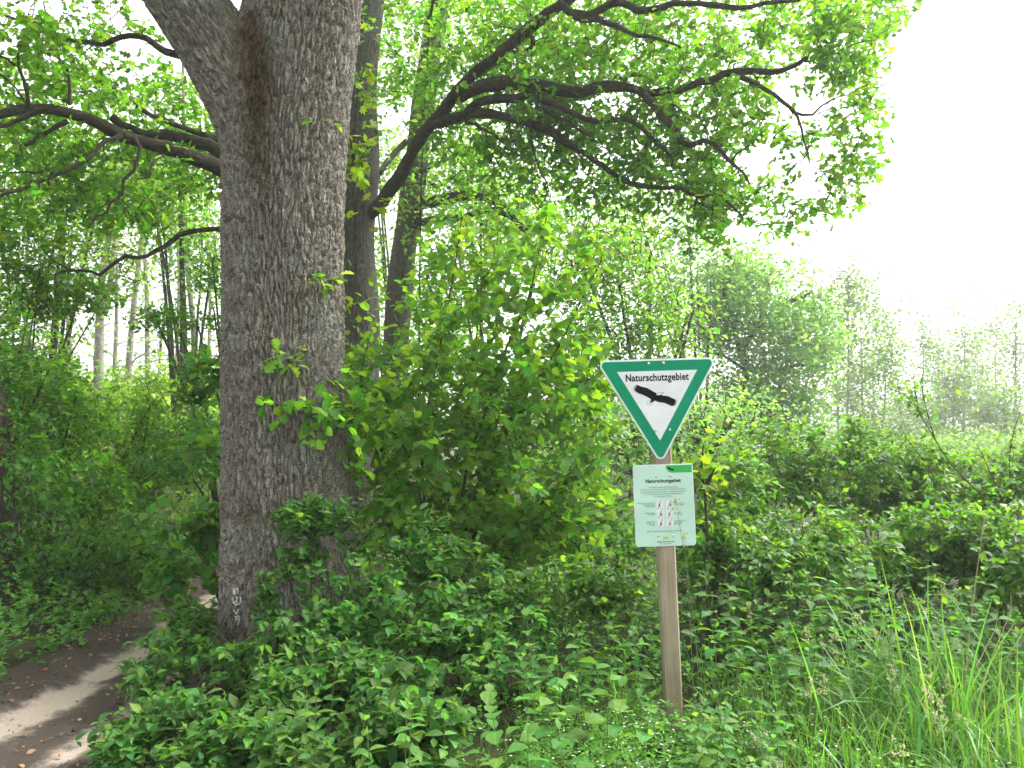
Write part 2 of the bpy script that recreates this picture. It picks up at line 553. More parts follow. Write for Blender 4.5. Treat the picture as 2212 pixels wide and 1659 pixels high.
def cl_opposite(L, tip, d, pairs, length, size, lift=.15, tilt=.4):
    """decussate leaf pairs down a shoot"""
    n = len(tip)
    ref = unit(np.cross(d, UP + rng.normal(size=(n, 3)) * .2))
    oth = np.cross(d, ref)
    az0 = rng.random(n) * np.pi
    ln = np.broadcast_to(length, (n,)) * rng.uniform(.8, 1.2, n)
    for i in range(pairs):
        az = az0 + i * np.pi / 2
        pr = ref * np.cos(az)[:, None] + oth * np.sin(az)[:, None]
        pos = tip - d * (ln * i / pairs)[:, None]
        sf = (.5, .85, 1.0, 1.0, .9, .8, .8)[min(i, 6)]
        for sgn in (-1, 1):
            ld = pr * sgn + d * (1.1 - .12 * i) + UP * lift + rng.normal(size=(n, 3)) * .25
            ld[:, 2] *= .65
            L.add(pos, unit(ld), up_normals(n, tilt), size * sf * rng.uniform(.55, 1.3, n))


def cl_alternate(L, tip, d, k, length, size, tilt=.4):
    n = len(tip)
    side = unit(np.cross(d, UP) + rng.normal(size=(n, 3)) * .15)
    ln = np.broadcast_to(length, (n,)) * rng.uniform(.8, 1.2, n)
    for i in range(k):
        s_ = (-1) ** i
        pos = tip - d * (ln * i / k)[:, None]
        ld = unit(side * s_ + d * (1.0 if i else 3.0) + rng.normal(size=(n, 3)) * .3 - UP * .15)
        L.add(pos, ld, up_normals(n, tilt), size * (.7 if i == 0 else 1.0) * rng.uniform(.7, 1.25, n))


def cl_rosette(L, tip, d, k, size, spread=.05, tilt=.5):
    n = len(tip)
    for i in range(k):
        ld = unit(d * .5 + rvec(n) * np.array([1, 1, .6]))
        L.add(tip + rng.normal(size=(n, 3)) * spread, ld, up_normals(n, tilt), size * rng.uniform(.65, 1.25, n))


class Skel:
    """growing branch skeleton"""
    def __init__(s, cap=60000):
        s.P = np.zeros((cap, 3)); s.R = np.zeros(cap); s.D = np.zeros((cap, 3)); s.n = 0
        s.lines = []

    def _push(s, P, R):
        k = len(P)
        T = np.gradient(P, axis=0)
        s.P[s.n:s.n + k] = P; s.R[s.n:s.n + k] = R; s.D[s.n:s.n + k] = unit(T)
        s.n += k

    def limb(s, P, r0, r1, n=None, power=1.0):
        L = np.linalg.norm(np.diff(np.asarray(P, float), axis=0), axis=1).sum()
        n = n or max(6, int(L / .12))
        Q = smooth(P, n)
        r = r0 + (r1 - r0) * np.linspace(0, 1, n) ** power
        s._push(Q, r)
        return Q, r

    def grow(s, A, rmax=.02, rtip=.003, m=5, sag=0.0, wig=.06, back=.45):
        """reach every attractor from the nearest node; returns tips, directions, polylines"""
        A = np.asarray(A, float)
        if not len(A):
            return A, A
        n0 = s.n
        d0 = np.array([np.min(np.linalg.norm(s.P[:n0] - a, axis=1)) for a in A])
        tips, dirs, lines, rads = [], [], [], []
        t = np.linspace(0, 1, m)[:, None]
        for j in np.argsort(d0):
            a = A[j]
            df = a - s.P[:s.n]
            d = np.linalg.norm(df, axis=1)
            c = np.einsum('ij,ij->i', df, s.D[:s.n]) / np.maximum(d, 1e-6)
            i = int(np.argmin(d * (1 + back * (1 - c))))
            p, dd = s.P[i], d[i]
            if dd < 1e-3:
                continue
            mid = p + s.D[i] * dd * .35 + (a - p) * .25 + rng.normal(size=3) * dd * wig + UP * dd * sag
            Q = (1 - t) ** 2 * p + 2 * t * (1 - t) * mid + t * t * a
            r0 = min(s.R[i] * .7, rmax, rtip + dd * .018)
            r = np.maximum(rtip, r0 + (rtip - r0) * t[:, 0])
            s._push(Q[1:], r[1:])
            lines.append(Q); rads.append(r); tips.append(a); dirs.append(Q[-1] - Q[-2])
        s.lines.append((np.array(lines), np.array(rads)))
        return np.array(tips), unit(np.array(dirs))

    def twigs(s, tb, sides=3):
        for P, r in s.lines:
            tb.add(P, r, sides)


def in_ell(n, c, r, lo=.45, hi=1.0, flat=-.9):
    """points in the outer shell of an ellipsoid; flat cuts the underside"""
    out = np.zeros((0, 3))
    while len(out) < n:
        q = rvec(n * 2)
        q = q[q[:, 2] > flat]
        rad = (lo ** 3 + (hi ** 3 - lo ** 3) * rng.random(len(q))) ** (1 / 3)
        out = np.concatenate([out, q * rad[:, None]])
    return out[:n] * np.asarray(r) + np.asarray(c)


def polymask(poly):
    px = np.array([p[0] for p in poly], float)
    py = np.array([p[1] for p in poly], float)

    def f(P):
        u, v, w = proj(P)
        ins = np.zeros(len(u), bool)
        j = len(px) - 1
        for i in range(len(px)):
            c = ((py[i] > v) != (py[j] > v)) & (u < (px[j] - px[i]) * (v - py[i]) / (py[j] - py[i] + 1e-9) + px[i])
            ins ^= c
            j = i
        return ins
    return f


# ------------------------------------------------------------------ setting: ground, path, hill
def ground_z(x, y):
    x, y = np.asarray(x, float), np.asarray(y, float)
    base = .10 * (fbm(x * .35, y * .35, 3) - .5) + .03 * (fbm(x * 2, y * 2, 9) - .5)
    pc = path_x(y)
    d = np.abs(x - pc)
    base = base - .10 * np.clip(1 - d / 1.1, 0, 1)
    far = np.clip((y - 60) / 90, 0, 1)
    return base * (1 + 2 * far) - .9 * np.clip((np.hypot(x, y) - 18) / 30, 0, 1) * np.clip((x + 2) / 6, 0, 1)


def path_x(y):
    return -2.62 - .05 * np.clip(np.asarray(y, float) - 6.2, 0, 25) ** 1.5


def soil_mat():
    m, n, l = new_mat('forest_soil')
    tc = n.new('ShaderNodeTexCoord')
    a = n.new('ShaderNodeTexNoise'); a.inputs['Scale'].default_value = 3; a.inputs['Detail'].default_value = 8
    l.new(tc.outputs['Object'], a.inputs['Vector'])
    r = n.new('ShaderNodeValToRGB')
    r.color_ramp.elements[0].position = .35; r.color_ramp.elements[0].color = (.028, .024, .016, 1)
    r.color_ramp.elements[1].position = .7; r.color_ramp.elements[1].color = (.05, .065, .022, 1)
    l.new(a.outputs[0], r.inputs[0])
    b = n.new('ShaderNodeBump'); b.inputs['Strength'].default_value = .8; b.inputs['Distance'].default_value = .04
    c = n.new('ShaderNodeTexNoise'); c.inputs['Scale'].default_value = 40; c.inputs['Detail'].default_value = 6
    l.new(tc.outputs['Object'], c.inputs['Vector']); l.new(c.outputs[0], b.inputs['Height'])
    p = n.new('ShaderNodeBsdfPrincipled'); p.inputs['Roughness'].default_value = .95; p.inputs['Specular IOR Level'].default_value = .1
    l.new(r.outputs[0], p.inputs['Base Color']); l.new(b.outputs[0], p.inputs['Normal'])
    o = n.new('ShaderNodeOutputMaterial'); l.new(p.outputs[0], o.inputs['Surface'])
    return m


def path_mat():
    """sandy wheel ruts (attribute 'rut') between strips of dark humus"""
    m, n, l = new_mat('track_dirt')
    tc = n.new('ShaderNodeTexCoord')
    at_ = n.new('ShaderNodeAttribute'); at_.attribute_name = 'rut'
    a = n.new('ShaderNodeTexNoise'); a.inputs['Scale'].default_value = 5; a.inputs['Detail'].default_value = 9; a.inputs['Roughness'].default_value = .65
    l.new(tc.outputs['Object'], a.inputs['Vector'])
    ad = n.new('ShaderNodeMath'); ad.operation = 'MULTIPLY_ADD'; ad.inputs[1].default_value = 2.0; ad.inputs[2].default_value = -1.0
    l.new(a.outputs[0], ad.inputs[0])
    su = n.new('ShaderNodeMath'); su.operation = 'ADD'; l.new(at_.outputs['Fac'], su.inputs[0]); l.new(ad.outputs[0], su.inputs[1])
    r = n.new('ShaderNodeValToRGB')
    e = r.color_ramp.elements
    e[0].position = .25; e[0].color = (.055, .044, .036, 1)
    e[1].position = .8; e[1].color = (.33, .275, .225, 1)
    k = e.new(.45); k.color = (.10, .083, .067, 1)
    k = e.new(.6); k.color = (.20, .165, .135, 1)
    l.new(su.outputs[0], r.inputs[0])
    c = n.new('ShaderNodeTexNoise'); c.inputs['Scale'].default_value = 90; c.inputs['Detail'].default_value = 5
    l.new(tc.outputs['Object'], c.inputs['Vector'])
    h = n.new('ShaderNodeHueSaturation'); l.new(r.outputs[0], h.inputs['Color'])
    mr = n.new('ShaderNodeMapRange'); mr.inputs['To Min'].default_value = .6; mr.inputs['To Max'].default_value = 1.4
    l.new(c.outputs[0], mr.inputs['Value']); l.new(mr.outputs[0], h.inputs['Value'])
    b = n.new('ShaderNodeBump'); b.inputs['Strength'].default_value = .7; b.inputs['Distance'].default_value = .015
    l.new(c.outputs[0], b.inputs['Height'])
    p = n.new('ShaderNodeBsdfPrincipled'); p.inputs['Roughness'].default_value = .9; p.inputs['Specular IOR Level'].default_value = .15
    l.new(h.outputs[0], p.inputs['Base Color']); l.new(b.outputs[0], p.inputs['Normal'])
    o = n.new('ShaderNodeOutputMaterial'); l.new(p.outputs[0], o.inputs['Surface'])
    return m


def grid_mesh(name, X, Y, Z, mat, attrs=None):
    ny, nx = X.shape
    V = np.stack([X, Y, Z], -1).reshape(-1, 3)
    i = (np.arange(ny - 1)[:, None] * nx + np.arange(nx - 1)[None, :]).reshape(-1)
    return mesh_np(name, V, [np.stack([i, i + 1, i + nx + 1, i + nx], 1)], mat, True, attrs)


def warp_axis(lo, hi, near, n):
    t = np.linspace(-1, 1, n)
    w = np.sign(t) * (np.abs(t) * .12 + .88 * np.abs(t) ** 4)
    return near + np.where(w < 0, -w * (lo - near), w * (hi - near))


gx, gy = np.meshgrid(warp_axis(-230, 230, -1, 140), warp_axis(-35, 420, 5, 150))
obj('ground', grid_mesh('ground', gx, gy, ground_z(gx, gy) - .16 * np.clip(1.6 - np.abs(gx - path_x(gy)) / .62, 0, 1) * (np.hypot(gx, gy) < 25), soil_mat()), None, 'structure')

py_, pw = np.meshgrid(np.linspace(-6, 22, 420), np.linspace(-1.25, 1.25, 70), indexing='ij')
pxx = path_x(py_) + pw * .82 + .12 * (fbm(py_ * .9, pw * 0 + np.sign(pw), 21) - .5)
ruts = (np.exp(-((pw + .36 + .1 * (fbm(py_ * 1.3, py_ * 0, 33) - .5)) / .19) ** 2) + .75 * np.exp(-((pw - .34) / .15) ** 2)) * (.72 + .5 * fbm(py_ * 2, pw * 3, 35))
pzz = ground_z(pxx, py_) + .012 + .03 * (fbm(pxx * 3, py_ * 3, 31) - .5) - .03 * ruts + .012 * (fbm(pxx * 14, py_ * 14, 41) - .5)
edge = np.clip((1.25 - np.abs(pw)) / .12, 0, 1)
pzz = pzz * edge + (ground_z(pxx, py_) - .19) * (1 - edge)
obj('dirt_path', grid_mesh('dirt_path', pxx, py_, pzz, path_mat(), {'rut': ('FLOAT', ruts.ravel())}), None, 'structure')

# far wooded hill closing the valley
M['hill'] = plain('far_wood', (.05, .085, .035), .95, .05, noise=(.35, .5))
ha, hr = np.meshgrid(np.linspace(R_(-52), R_(52), 260), np.linspace(0, 1, 26))
rad = 118 + 80 * hr
hx, hy = rad * np.sin(ha), rad * np.cos(ha)
prof = np.clip(hr / .3, 0, 1) ** .6
hh = 5.0 + 2.5 * np.sin(ha * 5 + 1) + 1.6 * np.sin(ha * 11) + 2.2 * np.clip(-ha, -1, 1)
hz = -2 + prof * hh + 1.9 * prof * (fbm(ha * 60, hr * 14, 51) - .5) * 2 + 4 * np.clip(hr - .3, 0, 1)
obj('hill', grid_mesh('hill', hx, hy, hz, M['hill']), None, 'structure')

# ------------------------------------------------------------------ haze volume, also added to stand in for camera glare
hm, n_, l_ = new_mat('haze_air')
pv = n_.new('ShaderNodeVolumePrincipled')
pv.inputs['Color'].default_value = (.97, .985, 1.0, 1)
pv.inputs['Density'].default_value = HAZE_DENSITY
pv.inputs['Anisotropy'].default_value = .35
ho = n_.new('ShaderNodeOutputMaterial')
l_.new(pv.outputs[0], ho.inputs['Volume'])
hv = np.array([(x, y, z) for x in (-240, 240) for y in (-40, 430) for z in (-5.5, 24)], float)
hq = np.array([(0, 1, 3, 2), (4, 6, 7, 5), (0, 4, 5, 1), (2, 3, 7, 6), (0, 2, 6, 4), (1, 5, 7, 3)])
obj('haze', mesh_np('haze', hv, [hq], hm, False), None, 'stuff')

# ------------------------------------------------------------------ the big oak
OY = 6.25
ob = at(614, 1400, OY)
oak = thing('oak_tree', 'massive grey-barked oak trunk forking at the top of the photo, white mark near its foot', 'tree',
            (ob[0], OY, 0.0))
prof = [(1440, 484, 800), (1400, 486, 790), (1300, 488, 772), (1200, 488, 758), (1080, 489, 746), (960, 490, 740), (800, 491, 738),
        (600, 492, 737), (450, 491, 740), (350, 490, 744), (280, 492, 749), (200, 500, 755), (100, 518, 767), (0, 540, 777),
        (-200, 560, 790), (-500, 575, 790), (-900, 590, 780)]
zc, xc, rc = [], [], []
for v, a, b in prof:
    pa, pb = at(a, v, OY), at(b, v, OY)
    zc.append(pa[2]); xc.append((pa[0] + pb[0]) / 2); rc.append((pb[0] - pa[0]) / 2 * .985)
zc, xc, rc = (np.array(q) for q in (zc, xc, rc))
NT = 330
zs = np.concatenate([np.linspace(-.15, 5.3, 450), np.linspace(5.35, 9.5, 40)])
bark_uv_moss = None


def bark_disp(theta, s, circ, seed):
    """relief of oak bark: narrow upright plates broken across, deep cracks between"""
    ncell = max(8, int(round(circ / .031)))
    x = theta / (2 * np.pi) * ncell
    wx = x + 1.3 * (vnoise(x * .3, s * 3.2, seed, max(2, int(ncell * .3))) - .5) + .75 * (vnoise(x * 1.0, s * 11, seed + 1, ncell) - .5) + .3 * (vnoise(x * 2.0, s * 34, seed + 2, ncell * 2) - .5)
    f1, f2, cid = worley(wx, s / .22 + .5 * vnoise(x * .6, s * 5, seed + 3), ncell, seed)
    plate = np.clip((f2 - f1) / .30, 0, 1) ** .6
    g1, g2, gid = worley(wx * 1.25, s / .042, int(ncell * 1.25), seed + 5)
    fine = np.clip((g2 - g1) / .35, 0, 1) ** .6
    lump = vnoise(x * 3, s * 70, seed + 8)
    return plate * .032 + plate * fine * .012 + (cid - .5) * .010 * plate + (gid - .5) * .007 * plate + (lump - .5) * .008, cid, plate


def trunk_mesh():
    th = np.concatenate([np.linspace(np.pi * .95, np.pi * 2.05, 380), np.linspace(np.pi * 2.05, np.pi * 2.95, 42)[1:-1]])
    TH, ZZ = np.meshgrid(th, zs)
    X0 = np.interp(ZZ, zc, xc)
    R0 = np.interp(ZZ, zc, rc)
    # root flare and slow undulation of the cross-section
    flare = np.clip((.75 - ZZ) / .75, 0, 1) ** 2
    R0 = R0 * (1 + .018 * np.sin(3 * TH + 1.3 + ZZ * .5) + .012 * np.sin(7 * TH + ZZ * 1.1)) + flare * .045 * (.5 + .5 * np.sin(5 * TH + 2.2))
    h, cid, plate = bark_disp(TH, ZZ, 2.7, 3)
    # healed branch scar and the bumps around it
    sx = (TH - 4.95) / .17
    sz = (ZZ - 2.30) / .14
    sc = np.exp(-(sx ** 2 + sz ** 2))
    h = h * (1 - .55 * sc) + .035 * sc
    Rr = R0 + h - .02
    V = np.stack([X0 + Rr * np.cos(TH), OY + Rr * np.sin(TH), ZZ], -1).reshape(-1, 3)
    ny, nx = TH.shape
    i = (np.arange(ny - 1)[:, None] * nx + np.arange(nx)[None, :])
    j = (np.arange(ny - 1)[:, None] * nx + (np.arange(nx)[None, :] + 1) % nx)
    Q = np.stack([i, j, j + nx, i + nx], -1).reshape(-1, 4)
    uv = np.stack([np.cos(TH) * .43, np.sin(TH) * .43, ZZ], -1).reshape(-1, 3)
    u, v, w = proj(V)
    fr = V[:, 1] < OY + .1
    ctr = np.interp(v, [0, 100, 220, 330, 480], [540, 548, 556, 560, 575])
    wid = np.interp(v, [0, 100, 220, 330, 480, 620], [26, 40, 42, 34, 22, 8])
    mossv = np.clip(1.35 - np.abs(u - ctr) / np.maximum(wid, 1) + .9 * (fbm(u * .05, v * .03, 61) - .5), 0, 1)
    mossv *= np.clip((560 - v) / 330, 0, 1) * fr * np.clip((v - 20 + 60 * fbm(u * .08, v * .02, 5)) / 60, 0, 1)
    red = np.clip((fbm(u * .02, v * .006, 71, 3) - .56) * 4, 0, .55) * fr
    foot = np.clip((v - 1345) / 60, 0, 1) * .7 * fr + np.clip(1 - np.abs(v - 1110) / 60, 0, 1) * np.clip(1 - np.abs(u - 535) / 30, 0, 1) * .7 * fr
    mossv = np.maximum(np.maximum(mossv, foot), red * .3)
    return mesh_np('trunk', V - np.array(oak.location), [Q], M['oakbark'], True,
                   {'bark_co': ('FLOAT_VECTOR', uv), 'moss': ('FLOAT', mossv)})


obj('trunk', trunk_mesh(), oak)

# left stem of the fork, a tube with the same bark
lv = [(618, 540, 60), (610, 450, 92), (597, 350, 104), (571, 265, 100), (528, 185, 92), (470, 100, 80), (398, 0, 72), (318, -110, 66),
      (225, -250, 60), (110, -450, 52), (-60, -800, 40)]
LP = smooth([at(u, v, OY - .02) for u, v, r in lv], 270)
lvp = np.array([at(u, v, OY) for u, v, r in lv])
lva = np.concatenate([[0], np.cumsum(np.linalg.norm(np.diff(lvp, axis=0), axis=1))])
LR = np.interp(np.linspace(0, lva[-1], 270), lva, [r * OY / F for u, v, r in lv])
T_, A_, B_ = frames(LP[None])
T_, A_, B_ = T_[0], A_[0], B_[0]
thl = np.linspace(0, 2 * np.pi, 190, endpoint=False)
THL, SL = np.meshgrid(thl, np.concatenate([[0], np.cumsum(np.linalg.norm(np.diff(LP, axis=0), axis=1))]))
hl, _, _ = bark_disp(THL, SL, 1.9, 17)
Rl = LR[:, None] + hl - .018
VL = LP[:, None] + Rl[..., None] * (A_[:, None] * np.cos(THL)[..., None] + B_[:, None] * np.sin(THL)[..., None])
ny, nx = THL.shape
ii = (np.arange(ny - 1)[:, None] * nx + np.arange(nx)[None, :])
jj = (np.arange(ny - 1)[:, None] * nx + (np.arange(nx)[None, :] + 1) % nx)
VL = VL.reshape(-1, 3)
u_, v_, w_ = proj(VL)
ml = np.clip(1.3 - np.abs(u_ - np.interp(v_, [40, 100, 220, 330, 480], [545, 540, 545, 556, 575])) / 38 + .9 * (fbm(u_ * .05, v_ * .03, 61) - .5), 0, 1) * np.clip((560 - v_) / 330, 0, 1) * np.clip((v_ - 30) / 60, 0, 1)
obj('limb', mesh_np('limb', VL - np.array(oak.location), [np.stack([ii, jj, jj + nx, ii + nx], -1).reshape(-1, 4)], M['oakbark'], True,
                    {'bark_co': ('FLOAT_VECTOR', np.stack([np.cos(THL) * .28, np.sin(THL) * .28, SL], -1).reshape(-1, 3)),
                     'moss': ('FLOAT', ml)}), oak)

# upper-left side limb of the oak and the crown that goes on above the frame
osk = Skel()
tb = Tubes()
l6 = [at(u, v, Y) for u, v, Y in ((420, 128, 6.3), (396, 121, 6.45), (356, 111, 6.6), (336, 97, 6.7), (312, 81, 6.9), (279, 77, 7.0), (249, 84, 7.1),
                                  (222, 97, 7.2), (195, 91, 7.3), (168, 89, 7.4), (120, 80, 7.5), (70, 55, 7.6), (0, 30, 7.8))]
Q6, r6 = osk.limb(l6, .035, .012)
tb.add(Q6, r6, 8)
obj('branch', tb.mesh('branch', M['limb'], oak.location), oak)
up_a = [at(665, -300, OY), np.array([-1.3, 6.1, 8.6]), np.array([-.7, 5.4, 10.5]), np.array([.4, 4.6, 12.0])]
up_b = [at(225, -250, OY), np.array([-4.0, 5.6, 8.6]), np.array([-5.0, 5.0, 10.5])]
up_d = [at(225, -250, OY), np.array([-3.0, 4.6, 7.4]), np.array([-2.6, 2.6, 8.2])]
up_c = [np.array([-1.5, 6.2, 7.5]), np.array([-2.0, 7.2, 9.2]), np.array([-2.6, 8.5, 11.5])]
for Lx in (up_a, up_b, up_c, up_d):
    tb = Tubes()
    Qx, rx = osk.limb(Lx, .22, .06)
    tb.add(Qx, rx, 8)
    obj('branch', tb.mesh('branch', M['limb'], oak.location), oak)
n0 = osk.n
A = np.concatenate([in_ell(230, (-.3, 5.6, 10.4), (4.2, 3.6, 3.6), .3, 1), in_ell(170, (-4.4, 5.6, 9.8), (3.4, 3.2, 3.2), .3, 1),
                    in_ell(120, (-2.5, 8.6, 11.5), (3.4, 2.8, 3.4), .3, 1), in_ell(260, (-2.6, 2.4, 8.0), (3.4, 3.0, 1.9), .2, 1)])  # last ellipsoid: unseen crown extended toward the camera to shade the lower left
u, v, w = proj(A)
A = A[(v < -130) | (A[:, 1] < .3)]
tips, dirs = osk.grow(A, .05, .008)
LV = Leaves()
cl_rosette(LV, tips, dirs, 12, .17, .28)
Q6b = Q6[12:]
A = Q6b[rng.integers(0, len(Q6b), 70)] + rng.normal(size=(70, 3)) * np.array([.28, .3, .16])
sk6 = Skel(3000); sk6._push(Q6, r6)
t6, d6 = sk6.grow(A, .01, .003)
L6 = Leaves()
cl_rosette(L6, t6, d6, 8, .09, .05)
tb = Tubes()
osk.twigs(tb)
sk6.twigs(tb)
obj('twigs', tb.mesh('twigs', M['limb'], oak.location), oak, 'stuff')
foliage(oak, LV, 'quad', 'oak', 0, mass='crown')
foliage(oak, L6, 'oak', 'oak', 150, far_t='oaklite', mass='foliage')


def on_trunk(u, v, lift=.02):
    """point on the front of the big trunk seen at (u, v)"""
    d = at(u, v, 1.0) - CAM
    z = (at(u, v, OY - .4))[2]
    x0, r0 = np.interp(z, zc, xc), np.interp(z, zc, rc) + lift
    ox, oy = CAM[0] - x0, CAM[1] - OY
    a, b, c = d[0] ** 2 + d[1] ** 2, 2 * (ox * d[0] + oy * d[1]), ox * ox + oy * oy - r0 * r0
    disc = b * b - 4 * a * c
    t = (-b - math.sqrt(max(disc, 0))) / (2 * a)
    return CAM + d * t


# painted mark near the foot
M['paint'] = plain('white_paint', (.72, .71, .68), .7, noise=(60, .25))
g = lambda zx, zy: on_trunk((540 + zx / 5.53) * .864, (1360 + zy / 5.53) * .864, .028)
strokes = [[(248, 612), (246, 650), (252, 695), (270, 700)], [(266, 615), (264, 660), (270, 695)], [(285, 640), (300, 612), (306, 650), (298, 690)],
           [(236, 735), (238, 790), (258, 830), (290, 840), (325, 825), (340, 785), (338, 735)], [(278, 735), (296, 750), (290, 780), (272, 800), (288, 815), (298, 795)],
           [(246, 895), (254, 930), (278, 958), (300, 935), (310, 900)], [(280, 958), (292, 980)],
           [(246, 980), (238, 1030), (242, 1070)], [(268, 1005), (292, 1025), (282, 1050), (270, 1045)], [(308, 990), (322, 1030), (316, 1080), (300, 1130)],
           [(262, 1110), (268, 1140)]]
tb = Tubes()
for s in strokes:
    P = smooth([g(*q) for q in s], 14)
    tb.add(P, .0045 * (1 + .35 * rng.normal(size=14)).clip(.5, 1.6), 5)
obj('painted_mark', tb.mesh('painted_mark', M['paint'], oak.location), oak)

# leafy sprouts growing straight out of the bark
for (u, v, k, sz) in ((668, 268, 3, .10), (700, 272, 3, .09), (672, 604, 7, .12), (712, 606, 5, .11), (688, 622, 3, .09), (606, 768, 8, .12), (628, 785, 6, .10), (654, 760, 4, .09)):
    p0 = on_trunk(u, v + 6, .0)
    out = unit(p0 - np.array([np.interp(p0[2], zc, xc), OY, p0[2]]))
    tb = Tubes()
    tb.add(smooth([p0 - out * .02, p0 + out * .05 + UP * .02, p0 + out * .10 + UP * .025], 5), np.full(5, .003), 4)
    sp = obj('sprout', tb.mesh('sprout', M['twig'], oak.location), oak)
    LS = Leaves()
    cl_rosette(LS, np.array([p0 + out * .09 + UP * .02]), unit(out[None] + np.array([[0, 0, -.2]])), k, sz, .02, .35)
    p, Rm, z = LS.arrays()
    me = leaf_mesh('oak', 'pale')
    for i in range(len(p)):
        o = bpy.data.objects.new('leaf', me)
        COL.objects.link(o)
        o.parent = sp
        mm = np.eye(4); mm[:3, :3] = Rm[i] * z[i]; mm[:3, 3] = p[i] - np.array(oak.location)
        o.matrix_basis = Matrix(mm.tolist())

# ------------------------------------------------------------------ second oak (behind, its limbs fill the upper picture)
Y2 = 11.0
b2 = at(768, 1190, Y2)
oak2 = thing('oak_tree', 'second dark oak trunk half hidden behind the massive one, long limbs arching over the sign', 'tree', (b2[0], Y2, 0))
sk2 = Skel()
tb = Tubes()
P, r = sk2.limb([at(u, v, Y2) for u, v in ((772, 1230), (768, 1000), (766, 800), (765, 600), (766, 400), (772, 200), (780, 60), (800, -200), (830, -600))], .36, .24)
P = P + np.stack([.03 * np.sin(np.arange(len(P)) * .3), np.zeros(len(P)), np.zeros(len(P))], 1)
tb.add(P, r * (1 + .03 * np.sin(np.arange(len(P)) * .45)), 28)
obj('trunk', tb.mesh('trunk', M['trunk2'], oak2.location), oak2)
Zr6 = lambda q: [(734.4 + x * .336, y * .336) for x, y in q]
Zrr = lambda q: [(1468.8 + x * .336, y * .336) for x, y in q]
Zl = lambda q: [(x * .336, y * .336) for x, y in q]
